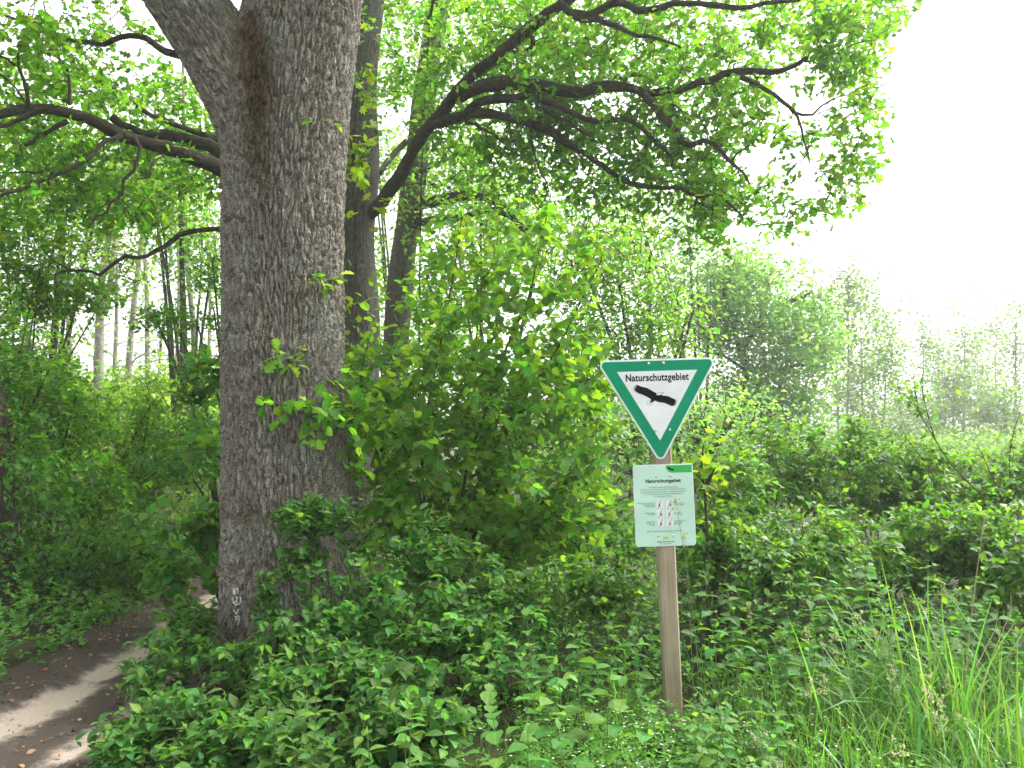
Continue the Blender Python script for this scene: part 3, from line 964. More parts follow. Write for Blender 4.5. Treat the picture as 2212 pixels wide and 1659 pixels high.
limbs2 = [
    ([(785, 475), (812, 446), (845, 406), (871, 364), (893, 318)] + Zr6([(530, 850), (620, 740), (730, 590), (870, 450), (1000, 360), (1100, 270), (1220, 170), (1330, 80), (1440, 10), (1520, -90)]), 11.0, 8.8, .115, .07),
    (Zr6([(760, 620), (820, 585), (900, 560), (1000, 538), (1120, 527), (1280, 552), (1450, 565), (1600, 568), (1700, 540), (1800, 548), (1950, 592), (2060, 585)]) + Zrr([(0, 580), (150, 540), (300, 495), (450, 488), (560, 500), (680, 470), (800, 400)]), 9.7, 8.0, .11, .028),
    (Zr6([(1940, 590), (2010, 650), (2080, 730), (2150, 790)]) + Zrr([(0, 800), (40, 890), (80, 912), (180, 880), (260, 920), (320, 1010), (340, 1050), (420, 1110), (470, 1200)]), 8.5, 7.9, .06, .014),
    (Zr6([(600, 800), (650, 800), (700, 772), (800, 738), (860, 700), (950, 655), (1080, 645), (1180, 630), (1260, 592), (1310, 630), (1400, 690), (1500, 740), (1600, 780), (1700, 795), (1860, 785), (1960, 850), (2050, 940), (2120, 1010), (2150, 1080)]), 10.0, 8.3, .085, .02),
    (Zr6([(800, 735), (850, 720), (950, 740), (1100, 780), (1230, 815), (1340, 860), (1430, 930), (1560, 1000), (1700, 1070), (1780, 1130), (1880, 1190), (2000, 1215), (2120, 1225)]) + Zrr([(0, 1220), (60, 1235), (130, 1280), (200, 1275), (290, 1265), (350, 1330), (430, 1400)]), 9.8, 7.8, .075, .014),
    (Zr6([(1420, 20), (1500, 85), (1600, 90), (1700, 40), (1830, -10), (1950, 45), (2060, 30)]) + Zrr([(0, 0), (200, 12), (400, 15), (560, -20), (800, -40)]), 8.9, 7.6, .065, .02),
    (Zr6([(1500, 85), (1600, 110), (1700, 150), (1850, 210), (1950, 260), (2060, 272), (2200, 330)]), 8.8, 8.0, .05, .012),
    (Zrr([(400, 490), (500, 545), (620, 612), (700, 690), (760, 740), (810, 850), (840, 1000), (850, 1070)]), 8.1, 7.6, .035, .009),
    (Zrr([(740, 735), (860, 742), (920, 690), (1000, 640), (1080, 610)]), 7.9, 7.6, .02, .006),
    (Zrr([(330, 1050), (400, 980), (460, 932), (560, 940)]), 8.0, 7.8, .016, .005),
    (Zr6([(800, 790), (900, 815), (1000, 870), (1080, 930), (1150, 970)]), 9.8, 9.4, .03, .01),
    (Zr6([(1260, 690), (1380, 735), (1480, 790), (1580, 860), (1680, 940)]), 9.2, 8.9, .035, .01),
    (Zr6([(1230, 820), (1250, 940), (1290, 1060), (1340, 1150), (1360, 1200)]), 9.4, 9.2, .022, .007),
    (Zr6([(1060, 340), (1150, 330), (1225, 290), (1210, 220), (1180, 190)]), 9.6, 9.4, .05, .03),
    # to the left, behind the massive trunk
    ([(600, 390), (500, 372)] + Zl([(1350, 1040), (1250, 1010), (1100, 950), (950, 912), (800, 870), (680, 810), (560, 750), (450, 720), (330, 690), (200, 688), (100, 692), (0, 720), (-150, 750), (-400, 740)]), 10.0, 7.6, .13, .05),
    ([(560, 400)] + Zl([(1440, 1050), (1350, 965), (1250, 930), (1100, 880), (900, 848), (780, 790), (700, 730)]), 10.2, 9.4, .14, .06),
    (Zl([(770, 865), (740, 880), (680, 900), (600, 960), (500, 1030), (400, 1080), (280, 1130), (180, 1190), (80, 1200), (0, 1235), (-150, 1290)]), 8.8, 7.8, .035, .02),
    (Zl([(850, 895), (885, 990), (860, 1080), (800, 1150), (770, 1230), (700, 1290), (680, 1340), (600, 1360), (540, 1440)]), 8.9, 8.6, .032, .009),
    ([(560, 310)] + Zl([(1440, 890), (1300, 850), (1180, 810), (1050, 760), (950, 720), (890, 685)]), 10.2, 9.2, .055, .025),
    (Zl([(330, 690), (200, 715), (80, 770), (0, 790), (-120, 830)]), 8.0, 7.6, .04, .02),
    (Zl([(170, 680), (130, 540), (100, 420), (110, 300)]), 7.9, 7.9, .03, .01),
    (Zl([(460, 690), (445, 580), (435, 470), (380, 380), (360, 250), (310, 100), (290, 0)]), 8.2, 8.2, .022, .008),
    (Zl([(100, 430), (40, 380), (-40, 340)]), 7.9, 7.9, .018, .008),
    ([(600, 500), (500, 487), (440, 490), (400, 500), (370, 522), (336, 540), (319, 553), (279, 556), (249, 580), (222, 597), (188, 590), (151, 590), (131, 593), (124, 617)], 10.2, 8.9, .05, .016),
    (Zl([(420, 775), (330, 830), (240, 860), (170, 905), (145, 920)]), 8.4, 8.2, .035, .025),
    (Zl([(880, 1140), (960, 1140), (980, 1060), (1060, 1010)]), 8.8, 9.2, .012, .006),
    (Zl([(270, 1115), (200, 1105), (100, 1125), (0, 1115)]), 8.4, 8.2, .012, .006),
]
LQ = []
for px, ya, yb, ra, rb in limbs2:
    P = np.array([at(u, v, ya + (yb - ya) * i / (len(px) - 1)) for i, (u, v) in enumerate(px)])
    Q, r = sk2.limb(P, ra * .8, rb * .85)
    Q = Q + .016 * np.cumsum(rng.normal(size=Q.shape), 0).clip(-2.5, 2.5)
    rr = r * (1 + .34 * vnoise(np.arange(len(r)) * .45, np.full(len(r), ra * 90), 5) - .17)
    tb = Tubes()
    tb.add(Q, rr, 10)
    obj('branch', tb.mesh('branch', M['limb'], oak2.location), oak2)
    LQ.append(Q)
right_mask = polymask([(735, -60), (2060, -60), (2030, 20), (1990, 45), (1900, 72), (1890, 130), (1915, 190), (1895, 230), (1900, 330), (1915, 400),
                       (1880, 440), (1850, 470), (1760, 470), (1745, 520), (1690, 520), (1600, 500), (1560, 540), (1480, 560), (1380, 520), (1300, 500), (1180, 460), (1000, 430),
                       (930, 340), (840, 300), (790, 330), (745, 420), (735, 300)])
left_mask = polymask([(-80, -60), (240, -60), (300, 40), (330, 100), (430, 200), (470, 330), (480, 380), (470, 430), (380, 500), (250, 500), (150, 520), (-80, 560)])
sky_hole = [polymask([(1690, 110), (1790, 140), (1800, 260), (1730, 280), (1680, 190)]), polymask([(1690, 330), (1790, 330), (1780, 430), (1700, 420)]),
            polymask([(1530, 330), (1650, 300), (1690, 400), (1560, 380)]), polymask([(825, 260), (870, 250), (880, 330), (830, 340)]),
            polymask([(100, 60), (330, 110), (320, 190), (180, 150)]), polymask([(1300, 205), (1400, 200), (1380, 230), (1310, 235)])]


def scatter_on(lines, w, n, sig, bias=0):
    w = np.array(w, float); w /= w.sum()
    c = rng.choice(len(lines), n, p=w)
    out = []
    for k in range(n):
        Q = lines[c[k]]
        t = rng.random() ** .8
        out.append(Q[int((.12 + .88 * t) * (len(Q) - 1))])
    out = np.array(out)
    s = rng.uniform(.5, 1.9, (n, 1))
    o_ = rng.normal(size=(n, 3)) * np.array(sig) * s
    if bias:
        o_[:, 1] = np.abs(o_[:, 1]) * np.where(rng.random(n) < .88, 1, -.5)
        o_[:, 2] += .10 * bias
    return out + o_


ri = list(range(0, 14)); li = list(range(14, 27))
lens = [len(q) for q in LQ]
Ar = scatter_on([LQ[i] for i in ri], [lens[i] for i in ri], 1500, (.42, .7, .24), 1)
# upper band of the crown, filled more densely
ub = np.array([at(rng.uniform(760, 2030), rng.uniform(-60, 190), rng.uniform(9.6, 12.5)) for _ in range(620)])
ub = ub[rng.random(len(ub)) < np.interp(proj(ub)[0], [760, 1300, 1700, 2030], [.8, 1, .9, .7])]
lowr = np.array([at(rng.uniform(1480, 1745), rng.uniform(360, 510), rng.uniform(7.6, 9)) for _ in range(60)])
fringe = np.array([at(rng.uniform(1740, 1930), rng.uniform(-20, 460), rng.uniform(7.4, 8.4)) for _ in range(200)])
Ar = np.concatenate([Ar, ub, lowr, fringe])
Ar = Ar[right_mask(Ar)]
for hmask in sky_hole:
    Ar = Ar[~(hmask(Ar) & (rng.random(len(Ar)) < .9))]
u, v, w = proj(Ar)
thin = (u > 1660) & (v > 190) & (rng.random(len(u)) < .45)
Ar = Ar[~thin]
Al = scatter_on([LQ[i] for i in li], [lens[i] for i in li], 620, (.38, .7, .26), 1)
ul = np.array([at(rng.uniform(-60, 470), rng.uniform(120, 480), rng.uniform(9.6, 12)) for _ in range(380)])
Al = np.concatenate([Al, ul])
Al = Al[left_mask(Al)]
for hmask in sky_hole:
    Al = Al[~(hmask(Al) & (rng.random(len(Al)) < .93))]
lim = np.concatenate(LQ)
lu, lv_, _ = proj(lim)


def clear_limbs(A, px=24, pr=.85):
    u, v, _ = proj(A)
    bad = np.zeros(len(A), bool)
    for i in range(len(A)):
        near = (np.abs(lu - u[i]) < px) & (np.abs(lv_ - v[i] - 4) < px)
        bad[i] = near.any() and (lim[near, 1] > A[i, 1] - .12).any()
    return A[~(bad & (rng.random(len(A)) < pr))]


Ar, Al = clear_limbs(Ar), clear_limbs(Al)
tr, dr = sk2.grow(np.concatenate([Ar, Al]), .026, .0045, wig=.16)
# bare side twigs and stubs along the limbs
sk2.grow(scatter_on(LQ, [len(q) for q in LQ], 420, (.17, .2, .15)), .012, .0035, wig=.2)
LV = Leaves()
cl_rosette(LV, tr, dr, 11, .10, .065, .55)
tb = Tubes()
sk2.twigs(tb)
obj('twigs', tb.mesh('twigs', M['limb'], oak2.location), oak2, 'stuff')
foliage(oak2, LV, 'oak', 'oak', 300, far_t='oaklite', mass='foliage')
# its crown above the frame
A = np.concatenate([in_ell(200, (0.5, 10, 11.5), (5.5, 3.5, 3.5), .4, 1), in_ell(150, (-4.5, 9.5, 11), (3.5, 3, 3.2), .4, 1)])
u, v, w = proj(A)
A = A[v < -110]
skc = Skel(); skc.limb([at(830, -600, Y2), np.array([0, 10, 10.5]), np.array([1.5, 9.5, 12])], .2, .05); skc.limb([at(830, -600, Y2), np.array([-4, 9.5, 11])], .2, .05)
tc_, dc_ = skc.grow(A, .05, .008)
LV = Leaves(); cl_rosette(LV, tc_, dc_, 11, .18, .3)
foliage(oak2, LV, 'quad', 'oak', 0, mass='crown')
tb = Tubes(); skc.twigs(tb); obj('twigs', tb.mesh('twigs', M['limb'], oak2.location), oak2, 'stuff')

# ------------------------------------------------------------------ third oak, leaning
Y3 = 15.0
b3 = at(850, 1100, Y3)
oak3 = thing('oak_tree', 'third slimmer dark trunk leaning right, seen behind the crossing mossy limb', 'tree', (b3[0], Y3, 0))
sk3 = Skel()
tb = Tubes()
P, r = sk3.limb([at(u, v, Y3) for u, v in ((838, 1130), (848, 900), (858, 700), (871, 553), (884, 470), (902, 333), (913, 240), (928, 130), (948, 0), (985, -250), (1010, -420))], .27, .19)
tb.add(P, r * (1 + .04 * np.sin(np.arange(len(P)) * .4)), 20)
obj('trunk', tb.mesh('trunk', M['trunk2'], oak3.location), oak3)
LQ3 = []
for px, ya, yb, ra, rb in [
    (Zr6([(500, 1310), (640, 1290), (760, 1262), (880, 1247), (990, 1290), (1060, 1350), (1150, 1440), (1190, 1480)]), 15, 12.5, .13, .05),
    (Zr6([(470, 1450), (540, 1425), (620, 1410), (760, 1400), (880, 1370), (980, 1345), (1080, 1390), (1180, 1420)]), 15, 13, .085, .03),
    (Zr6([(420, 1180), (540, 1110), (620, 1050), (680, 1020)]), 15, 14.5, .045, .015),
    (Zr6([(560, 1150), (610, 1190), (700, 1160), (790, 1085), (880, 990)]), 15, 14, .03, .012),
    ([(820, 374), (836, 350), (854, 329), (877, 306)], 13.8, 15, .05, .06),
    (Zr6([(520, 640), (450, 830), (600, 860), (700, 960), (800, 1080), (830, 1160)])[2:], 14.8, 14, .03, .01),
]:
    P = np.array([at(u, v, ya + (yb - ya) * i / (len(px) - 1)) for i, (u, v) in enumerate(px)])
    Q, r = sk3.limb(P, ra, rb)
    tb = Tubes(); tb.add(Q, r, 8)
    obj('branch', tb.mesh('branch', M['limb'], oak3.location), oak3)
    LQ3.append(Q)
A3 = scatter_on(LQ3[:4], [3, 2, 1, 1], 330, (.55, .6, .35))
A3b = np.array([at(rng.uniform(780, 1200), rng.uniform(-40, 300), rng.uniform(12.5, 17)) for _ in range(480)])
u, v, w = proj(A3b)
A3 = np.concatenate([A3, A3b[(v < 215) | (u > 950)]])
for hmask in sky_hole:
    A3 = A3[~(hmask(A3) & (rng.random(len(A3)) < .9))]
t3, d3 = sk3.grow(A3, .02, .005)
LV = Leaves(); cl_rosette(LV, t3, d3, 9, .115, .12)
tb = Tubes(); sk3.twigs(tb); obj('twigs', tb.mesh('twigs', M['limb'], oak3.location), oak3, 'stuff')
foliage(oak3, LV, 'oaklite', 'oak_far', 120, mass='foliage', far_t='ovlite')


# ------------------------------------------------------------------ generic woody plant
def bushy(name, label, cat, base, ells, t, mkey, size, nshoot, style='opp', k=4, length=.16, stems=6, rst=.012, rtip=.002, nleaf=300,
          group=None, keep=None, bark='twig', far_t=None, minpx=9, flat=-.75, lo=.35, tilt=.42, wmat=None, part='stem', mass='foliage'):
    th = thing(name, label, cat, base, group)
    sk = Skel()
    base = np.asarray(base, float)
    vol = np.array([e[1][0] * e[1][1] * e[1][2] for e in ells]) ** .75
    vol /= vol.sum()
    A = np.concatenate([in_ell(max(4, int(nshoot * f * 1.35)), e[0], e[1], lo, 1.0, flat) for e, f in zip(ells, vol)])
    nz_ = vnoise(A[:, 0] * 3.6 + 40, A[:, 1] * 3.6 + A[:, 2] * 4.4 + 40, 123)
    A = A[nz_ > rng.uniform(.22, .5, len(A))]
    if keep is not None:
        A = A[keep(A)]
    gz = ground_z(A[:, 0], A[:, 1])
    A = A[A[:, 2] > gz + .05]
    for i in range(stems):
        c, r = ells[i % len(ells)]
        a = np.asarray(c) + np.asarray(r) * np.array([rng.uniform(-.55, .55), rng.uniform(-.55, .55), rng.uniform(.1, .75)])
        b0 = base + np.array([rng.normal() * .05, rng.normal() * .05, -.03]) * (1 + stems * .12)
        mid = b0 * .55 + a * .45 + np.array([0, 0, .12 * np.linalg.norm(a - b0)])
        tb = Tubes()
        Q, rr = sk.limb([b0, mid, a], rst * rng.uniform(.7, 1.2), rst * .3)
        Q = Q + .006 * np.cumsum(rng.normal(size=Q.shape), 0).clip(-2, 2) * min(1, rst / .012)
        tb.add(Q, rr, 6)
        obj(part, tb.mesh(part, M[bark], th.location), th)
    tips, dirs = sk.grow(A, rst * .6, rtip, m=5, wig=.1)
    tb = Tubes(); sk.twigs(tb)
    obj('twigs', tb.mesh('twigs', M[bark], th.location), th, 'stuff')
    cen = np.mean([e[0] for e in ells], axis=0)
    dirs = unit(dirs + unit(tips - cen) * .5)
    LV = Leaves()
    if style == 'opp':
        cl_opposite(LV, tips, dirs, k, length, size, tilt=tilt)
    elif style == 'alt':
        cl_alternate(LV, tips, dirs, k, length, size, tilt=tilt)
    else:
        cl_rosette(LV, tips, dirs, k, size, length, tilt=tilt)
    n = foliage(th, LV, t, mkey, nleaf, minpx, far_t=far_t, mass=mass, keep=keep)
    return th


def gpt(u, v, Y):
    p = at(u, v, Y)
    return np.array([p[0], Y, float(ground_z(p[0], Y))])


def ell(u, v, Y, rx, ry, rz):
    return (at(u, v, Y), (rx, ry, rz))


# ------------------------------------------------------------------ the sign
SB, ST = at(1454, 1548, 4.5), at(1421, 775, 4.5)
lean = -math.atan2(SB[0] - ST[0], ST[2] - SB[2])
sx0 = SB[0] + (SB[2]) * math.tan(-lean)
sign = thing('nature_reserve_sign', 'green-bordered triangular eagle sign and pale notice board on a wooden post', 'sign', (sx0, 4.5, 0.0))
sign.rotation_euler = (0, lean, 0)


def wood_mat():
    m, n, l = new_mat('weathered_wood')
    tc = n.new('ShaderNodeTexCoord')
    mp = n.new('ShaderNodeMapping'); mp.inputs['Scale'].default_value = (60, 60, 2.2); l.new(tc.outputs['Object'], mp.inputs['Vector'])
    a = n.new('ShaderNodeTexNoise'); a.inputs['Scale'].default_value = 1.6; a.inputs['Detail'].default_value = 6; l.new(mp.outputs[0], a.inputs['Vector'])
    b_ = n.new('ShaderNodeTexNoise'); b_.inputs['Scale'].default_value = 5; b_.inputs['Detail'].default_value = 4; l.new(tc.outputs['Object'], b_.inputs['Vector'])
    r = n.new('ShaderNodeValToRGB')
    r.color_ramp.elements[0].position = .3; r.color_ramp.elements[0].color = (.21, .165, .115, 1)
    r.color_ramp.elements[1].position = .7; r.color_ramp.elements[1].color = (.42, .345, .255, 1)
    mx = n.new('ShaderNodeMath'); mx.operation = 'MULTIPLY_ADD'; mx.inputs[1].default_value = .35; l.new(b_.outputs[0], mx.inputs[0])
    m5 = n.new('ShaderNodeMath'); m5.operation = 'MULTIPLY'; m5.inputs[1].default_value = .66; l.new(a.outputs[0], m5.inputs[0]); l.new(m5.outputs[0], mx.inputs[2])
    l.new(mx.outputs[0], r.inputs[0])
    bp = n.new('ShaderNodeBump'); bp.inputs['Strength'].default_value = .35; bp.inputs['Distance'].default_value = .004; l.new(a.outputs[0], bp.inputs['Height'])
    p = n.new('ShaderNodeBsdfPrincipled'); p.inputs['Roughness'].default_value = .85; p.inputs['Specular IOR Level'].default_value = .2
    l.new(r.outputs[0], p.inputs['Base Color']); l.new(bp.outputs[0], p.inputs['Normal'])
    o = n.new('ShaderNodeOutputMaterial'); l.new(p.outputs[0], o.inputs['Surface'])
    return m


M['wood'] = wood_mat()
M['white'] = plain('sign_white', (.74, .76, .78), .35, .5, noise=(9, .07))
M['green'] = plain('sign_green', (.0005, .27, .135), .5, .15, noise=(7, .12))
M['black'] = plain('sign_black', (.006, .006, .008), .6, .1)
M['mint'] = plain('board_mint', (.50, .72, .62), .35, .3, noise=(6, .06))
M['bgreen'] = plain('board_green', (.03, .42, .07), .4, .4)
M['grey'] = plain('board_print', (.16, .22, .19), .5, .3)
M['red'] = plain('board_red', (.42, .03, .05), .5, .3)
M['gold'] = plain('board_gold', (.62, .46, .03), .5, .3)
M['screw'] = plain('zinc_screw', (.62, .62, .60), .35, .5, .9)
M['alu'] = plain('plate_edge', (.5, .5, .5), .4, .5, .8)


def plate(name, poly, y0, y1, mat, parent):
    """extruded outline in the sign's own plane: x right, z up, y0 front (smaller), y1 back"""
    n = len(poly)
    V = [(x, y0, z) for x, z in poly] + [(x, y1, z) for x, z in poly]
    me = bpy.data.meshes.new(name)
    F_ = [tuple(range(n)), tuple(range(2 * n - 1, n - 1, -1))] + [(i, n + i, n + (i + 1) % n, (i + 1) % n) for i in range(n)]
    me.from_pydata(V, [], F_)
    me.update()
    import bmesh
    bm = bmesh.new(); bm.from_mesh(me)
    bmesh.ops.recalc_face_normals(bm, faces=bm.faces)
    bmesh.ops.triangulate(bm, faces=[f for f in bm.faces if len(f.verts) > 4])
    bm.to_mesh(me); bm.free()
    me.materials.append(mat)
    return obj(name, me, parent)


def rounded(pts, rads, seg=8):
    out = []
    n = len(pts)
    for i in range(n):
        p, a, b = np.array(pts[i]), np.array(pts[i - 1]), np.array(pts[(i + 1) % n])
        r = rads[i]
        if r <= 0:
            out.append(tuple(p)); continue
        ua, ub = unit(a - p), unit(b - p)
        ang = math.acos(np.clip(ua @ ub, -1, 1))
        tl = r / math.tan(ang / 2)
        c = p + unit(ua + ub) * r / math.sin(ang / 2)
        s0, s1 = p + ua * tl - c, p + ub * tl - c
        a0, a1 = math.atan2(s0[1], s0[0]), math.atan2(s1[1], s1[0])
        da = (a1 - a0 + np.pi) % (2 * np.pi) - np.pi
        out += [(c[0] + r * math.cos(a0 + da * k / seg), c[1] + r * math.sin(a0 + da * k / seg)) for k in range(seg + 1)]
    return out


def text_obj(name, s, size, xs, mat, x, z, y, parent, align='CENTER', bold=0.0, depth=.0006):
    cu = bpy.data.curves.new('print', 'FONT')
    cu.body = s; cu.size = size; cu.align_x = align; cu.offset = bold; cu.extrude = depth / 2; cu.resolution_u = 3
    cu.space_character = 1.05; cu.space_line = 1.0
    t = bpy.data.objects.new('print', cu)
    COL.objects.link(t)
    bpy.context.view_layer.update()
    me = bpy.data.meshes.new_from_object(t.evaluated_get(bpy.context.evaluated_depsgraph_get()))
    bpy.data.objects.remove(t); bpy.data.curves.remove(cu)
    v = np.zeros(len(me.vertices) * 3); me.vertices.foreach_get('co', v); v = v.reshape(-1, 3)
    w = np.stack([v[:, 0] * xs + x, y - v[:, 2], v[:, 1] + z], 1)
    me.vertices.foreach_set('co', w.ravel()); me.update()
    me.materials.clear(); me.materials.append(mat)
    me.name = name
    return obj(name, me, parent)


# post: bevelled square timber, slightly worn
def post_mesh():
    hw, bv = .047, .009
    ring = [(-hw, -hw + bv), (-hw + bv, -hw), (hw - bv, -hw), (hw, -hw + bv), (hw, hw - bv), (hw - bv, hw), (-hw + bv, hw), (-hw, hw - bv)]
    zz = [-.35, 0, .4, .8, 1.2, 1.6, 2.03, 2.045]
    V, Q = [], []
    for i, z in enumerate(zz):
        k = .9 if i == len(zz) - 1 else 1
        for x, y in ring:
            V.append((x * k + .0015 * math.sin(z * 5), y * k, z))
    m_ = 8
    for i in range(len(zz) - 1):
        for k in range(m_):
            Q.append((i * m_ + k, i * m_ + (k + 1) % m_, (i + 1) * m_ + (k + 1) % m_, (i + 1) * m_ + k))
    top = (len(zz) - 1) * m_
    Q.append((top, top + 1, top + 2, top + 7)); Q.append((top + 2, top + 3, top + 6, top + 7)); Q.append((top + 3, top + 4, top + 5, top + 6))
    return mesh_np('post', np.array(V), [np.array(Q)], M['wood'], False)


obj('post', post_mesh(), sign)
SINV = Matrix.Rotation(lean, 4, 'Y').inverted()


def loc(p):
    q = SINV @ Vector((p[0] - sign.location.x, p[1] - sign.location.y, p[2]))
    return q.x, q.z


tx, tz = loc(at(1418, 775.5, 4.45))
S, rr_ = .682, .031
H = S * math.sqrt(3) / 2


def tri(inset, rad):
    s = S - 2 * math.sqrt(3) * inset
    return rounded([(tx - s / 2, tz - inset), (tx + s / 2, tz - inset), (tx, tz - inset - s * math.sqrt(3) / 2)], [rad] * 3)


pl = plate('triangular_panel', tri(0, rr_), -.0525, -.0495, M['white'], sign)
plate('green_field', tri(.0098, rr_ - .0095), -.0545, -.0526, M['green'], pl)
plate('white_triangle', tri(.0672, 0), -.0562, -.0546, M['white'], pl)
ez = lambda x, y: (tx + (x - 979 + (y - 95) * .016) * .0001907, tz - (y - 95 + (x - 979) * .018) * .0001907)
text_obj('lettering', 'Naturschutzgebiet', .0565, .80, M['black'], tx - .003, tz - .1215, -.0570, pl, bold=.0014)
body = [(320, 848), (400, 868), (480, 905), (560, 925), (650, 945), (740, 1000), (830, 1060), (925, 1105), (905, 1135), (930, 1160), (985, 1165), (1030, 1155), (1100, 1110),
        (1062, 1150), (1075, 1168), (1140, 1180), (1230, 1190), (1300, 1220), (1380, 1260), (1470, 1305), (1512, 1325), (1440, 1325), (1500, 1365), (1435, 1350), (1505, 1395), (1430, 1380),
        (1490, 1430), (1420, 1405), (1470, 1462), (1405, 1435), (1440, 1480), (1380, 1465), (1360, 1498), (1300, 1470), (1220, 1430), (1130, 1392), (1030, 1375), (930, 1355), (880, 1325), (830, 1330),
        (790, 1360), (750, 1385), (680, 1395), (730, 1345), (745, 1300), (735, 1270), (680, 1240), (600, 1190), (500, 1140), (430, 1115), (360, 1102), (390, 1085),
        (280, 1045), (335, 1050), (240, 1000), (320, 1020), (225, 945), (320, 985), (250, 905), (335, 955), (262, 870), (345, 925)]
plate('eagle', [ez(x, y) for x, y in body], -.0572, -.0563, M['black'], pl)


def outline(name, pts, w, y, mat, parent):
    P = np.array([(x, y, z) for x, z in pts])
    tb = Tubes(); tb.add(P, np.full(len(P), w), 4)
    o = obj(name, tb.mesh(name, mat), parent)
    return o


outline('eagle_tail_outline', [ez(*q) for q in ((735, 1305), (690, 1320), (630, 1350), (620, 1380), (650, 1440), (765, 1435), (785, 1395), (840, 1330))], .0007, -.0568, M['black'], pl)
outline('eagle_head_outline', [ez(*q) for q in ((925, 1105), (1030, 1070), (1130, 1085), (1085, 1112), (1060, 1140))], .0007, -.0568, M['black'], pl)


def screw(x, z, y, r, parent):
    th = np.linspace(0, 2 * np.pi, 12, endpoint=False)
    V = [(x + r * k * math.cos(a), y - d, z + r * k * math.sin(a)) for k, d in ((1, 0), (1, .0025), (.55, .004)) for a in th] + [(x, y - .0042, z)]
    T = [(12 * j + i, 12 * j + (i + 1) % 12, 12 * (j + 1) + (i + 1) % 12, 12 * (j + 1) + i) for j in range(2) for i in range(12)]
    T3 = [(24 + i, 24 + (i + 1) % 12, 36) for i in range(12)]
    return obj('screw', mesh_np('screw', np.array(V), [np.array(T), np.array(T3)], M['screw'], True), parent)


for x, z in (ez(735, 228), ez(1172, 220)):
    screw(x, z, -.0546, .0072, pl)
z5 = lambda x, y: (tx + (x - 930 + (y - 160) * .016) * .000395, tz - (y - 160 + (x - 930) * .016) * .000395)
for x, z in (z5(858, 1172), z5(1058, 1165)):
    screw(x, z, -.0564, .0072, pl)

bx, bz = loc(at(1431, 1003, 4.45))
BW, BH = .334, .450
board_pts = lambda i: rounded([(bx - BW / 2 + i, bz - i), (bx + BW / 2 - i, bz - i), (bx + BW / 2 - i, bz - BH + i), (bx - BW / 2 + i, bz - BH + i)], [.018 - i, .001, .018 - i, .018 - i])
bd = plate('notice_board', board_pts(0), -.0525, -.0495, M['white'], sign)
plate('mint_face', board_pts(.003), -.0538, -.0526, M['mint'], bd)
zb = lambda x, y: (bx + (x - 662 - (y - 140) * .032) * .000327, bz - (y - 138) * .000327)
band = [zb(*q) for q in ((712, 158), (1152, 156), (1156, 282), (820, 284), (770, 268), (735, 235))]
plate('green_band', band, -.0552, -.0539, M['bgreen'], bd)
ce = zb(795, 218)
plate('small_eagle', [(ce[0] + (x - 860) * .0000000 + (x - 860) * .000031, ce[1] - (y - 1180) * .000036) for x, y in body], -.0560, -.0553, M['black'], bd)


def btxt(s, x, y, size, align='CENTER', mat='grey', name='small_print', bold=.0001, xs=.95):
    p = zb(x, y)
    return text_obj(name, s, size, xs, M[mat], p[0], p[1], -.0546, bd, align, bold, .0003)


btxt('Naturschutzgebiet', 668, 442, .0272, mat='black', name='heading', bold=.0008, xs=.92)
for s, y in (('Liebe Naturfreundin, lieber Naturfreund!', 530), ('Sie betreten ein Gebiet mit besonderer Tierwelt und Landschaft.', 568),
             ('Es ist ein Lebensraum seltener Pflanzen und gefährdeter Pflanzen', 608), ('und Tiere. Beachten Sie die Wege im Naturschutzgebiet', 645), ('zu Ihrem eigenen Schutz.', 683)):
    btxt(s, 668, y, .0096)
for s, y in (('Pflanzen nicht zu pflücken,', 793), ('auszugraben oder', 822), ('zu beschädigen', 850), ('auf den Wegen', 962), ('zu bleiben', 990), ('keine Tiere', 1106), ('zu jagen und', 1134), ('zu fangen', 1162)):
    btxt(s, 525, y, .0092, 'RIGHT')
for s, y in (('nicht zu zelten', 803), ('oder zu lagern', 832), ('kein Feuer', 962), ('zu machen', 990), ('Hunde nicht frei', 1102), ('laufen lassen,', 1130), ('kein Abfall', 1158)):
    btxt(s, 850, y, .0092, 'LEFT')
btxt('Bitte helfen Sie mit, die Natur zu schützen.', 692, 1272, .0112)
btxt('Baden-Württemberg', 702, 1448, .0112, mat='black')
btxt('Naturschutzverwaltung', 702, 1478, .0072)
for x, y in ((602, 812), (765, 812), (612, 968), (770, 968), (620, 1125), (775, 1125)):
    c = zb(x, y)
    pc = plate('pictogram', rounded([(c[0] - .019, c[1] + .02), (c[0] + .017, c[1] + .02), (c[0] + .019, c[1] - .02), (c[0] - .017, c[1] - .02)], [.003] * 4, 3), -.0545, -.0539, M['white'], bd)
    q = [(c[0] - .0105, c[1] - .0195), (c[0] - .0075, c[1] - .0195), (c[0] + .0120, c[1] + .0195), (c[0] + .0090, c[1] + .0195)]
    plate('red_bar', q, -.0556, -.0546, M['red'], bd)
    dx = rng.uniform(-.004, .004)
    plate('pictogram_figure', [(c[0] + dx, c[1] - .012), (c[0] + dx + .010, c[1] - .013), (c[0] + dx + .006, c[1] + .001), (c[0] + dx + .002, c[1] + .009), (c[0] + dx - .002, c[1] - .002)], -.0551, -.0546, M['grey'], bd)
ca = zb(702, 1376)
plate('coat_of_arms', [(ca[0] - .006, ca[1] + .008), (ca[0] + .006, ca[1] + .008), (ca[0] + .006, ca[1] - .003), (ca[0], ca[1] - .011), (ca[0] - .006, ca[1] - .003)], -.0548, -.0539, M['gold'], bd)
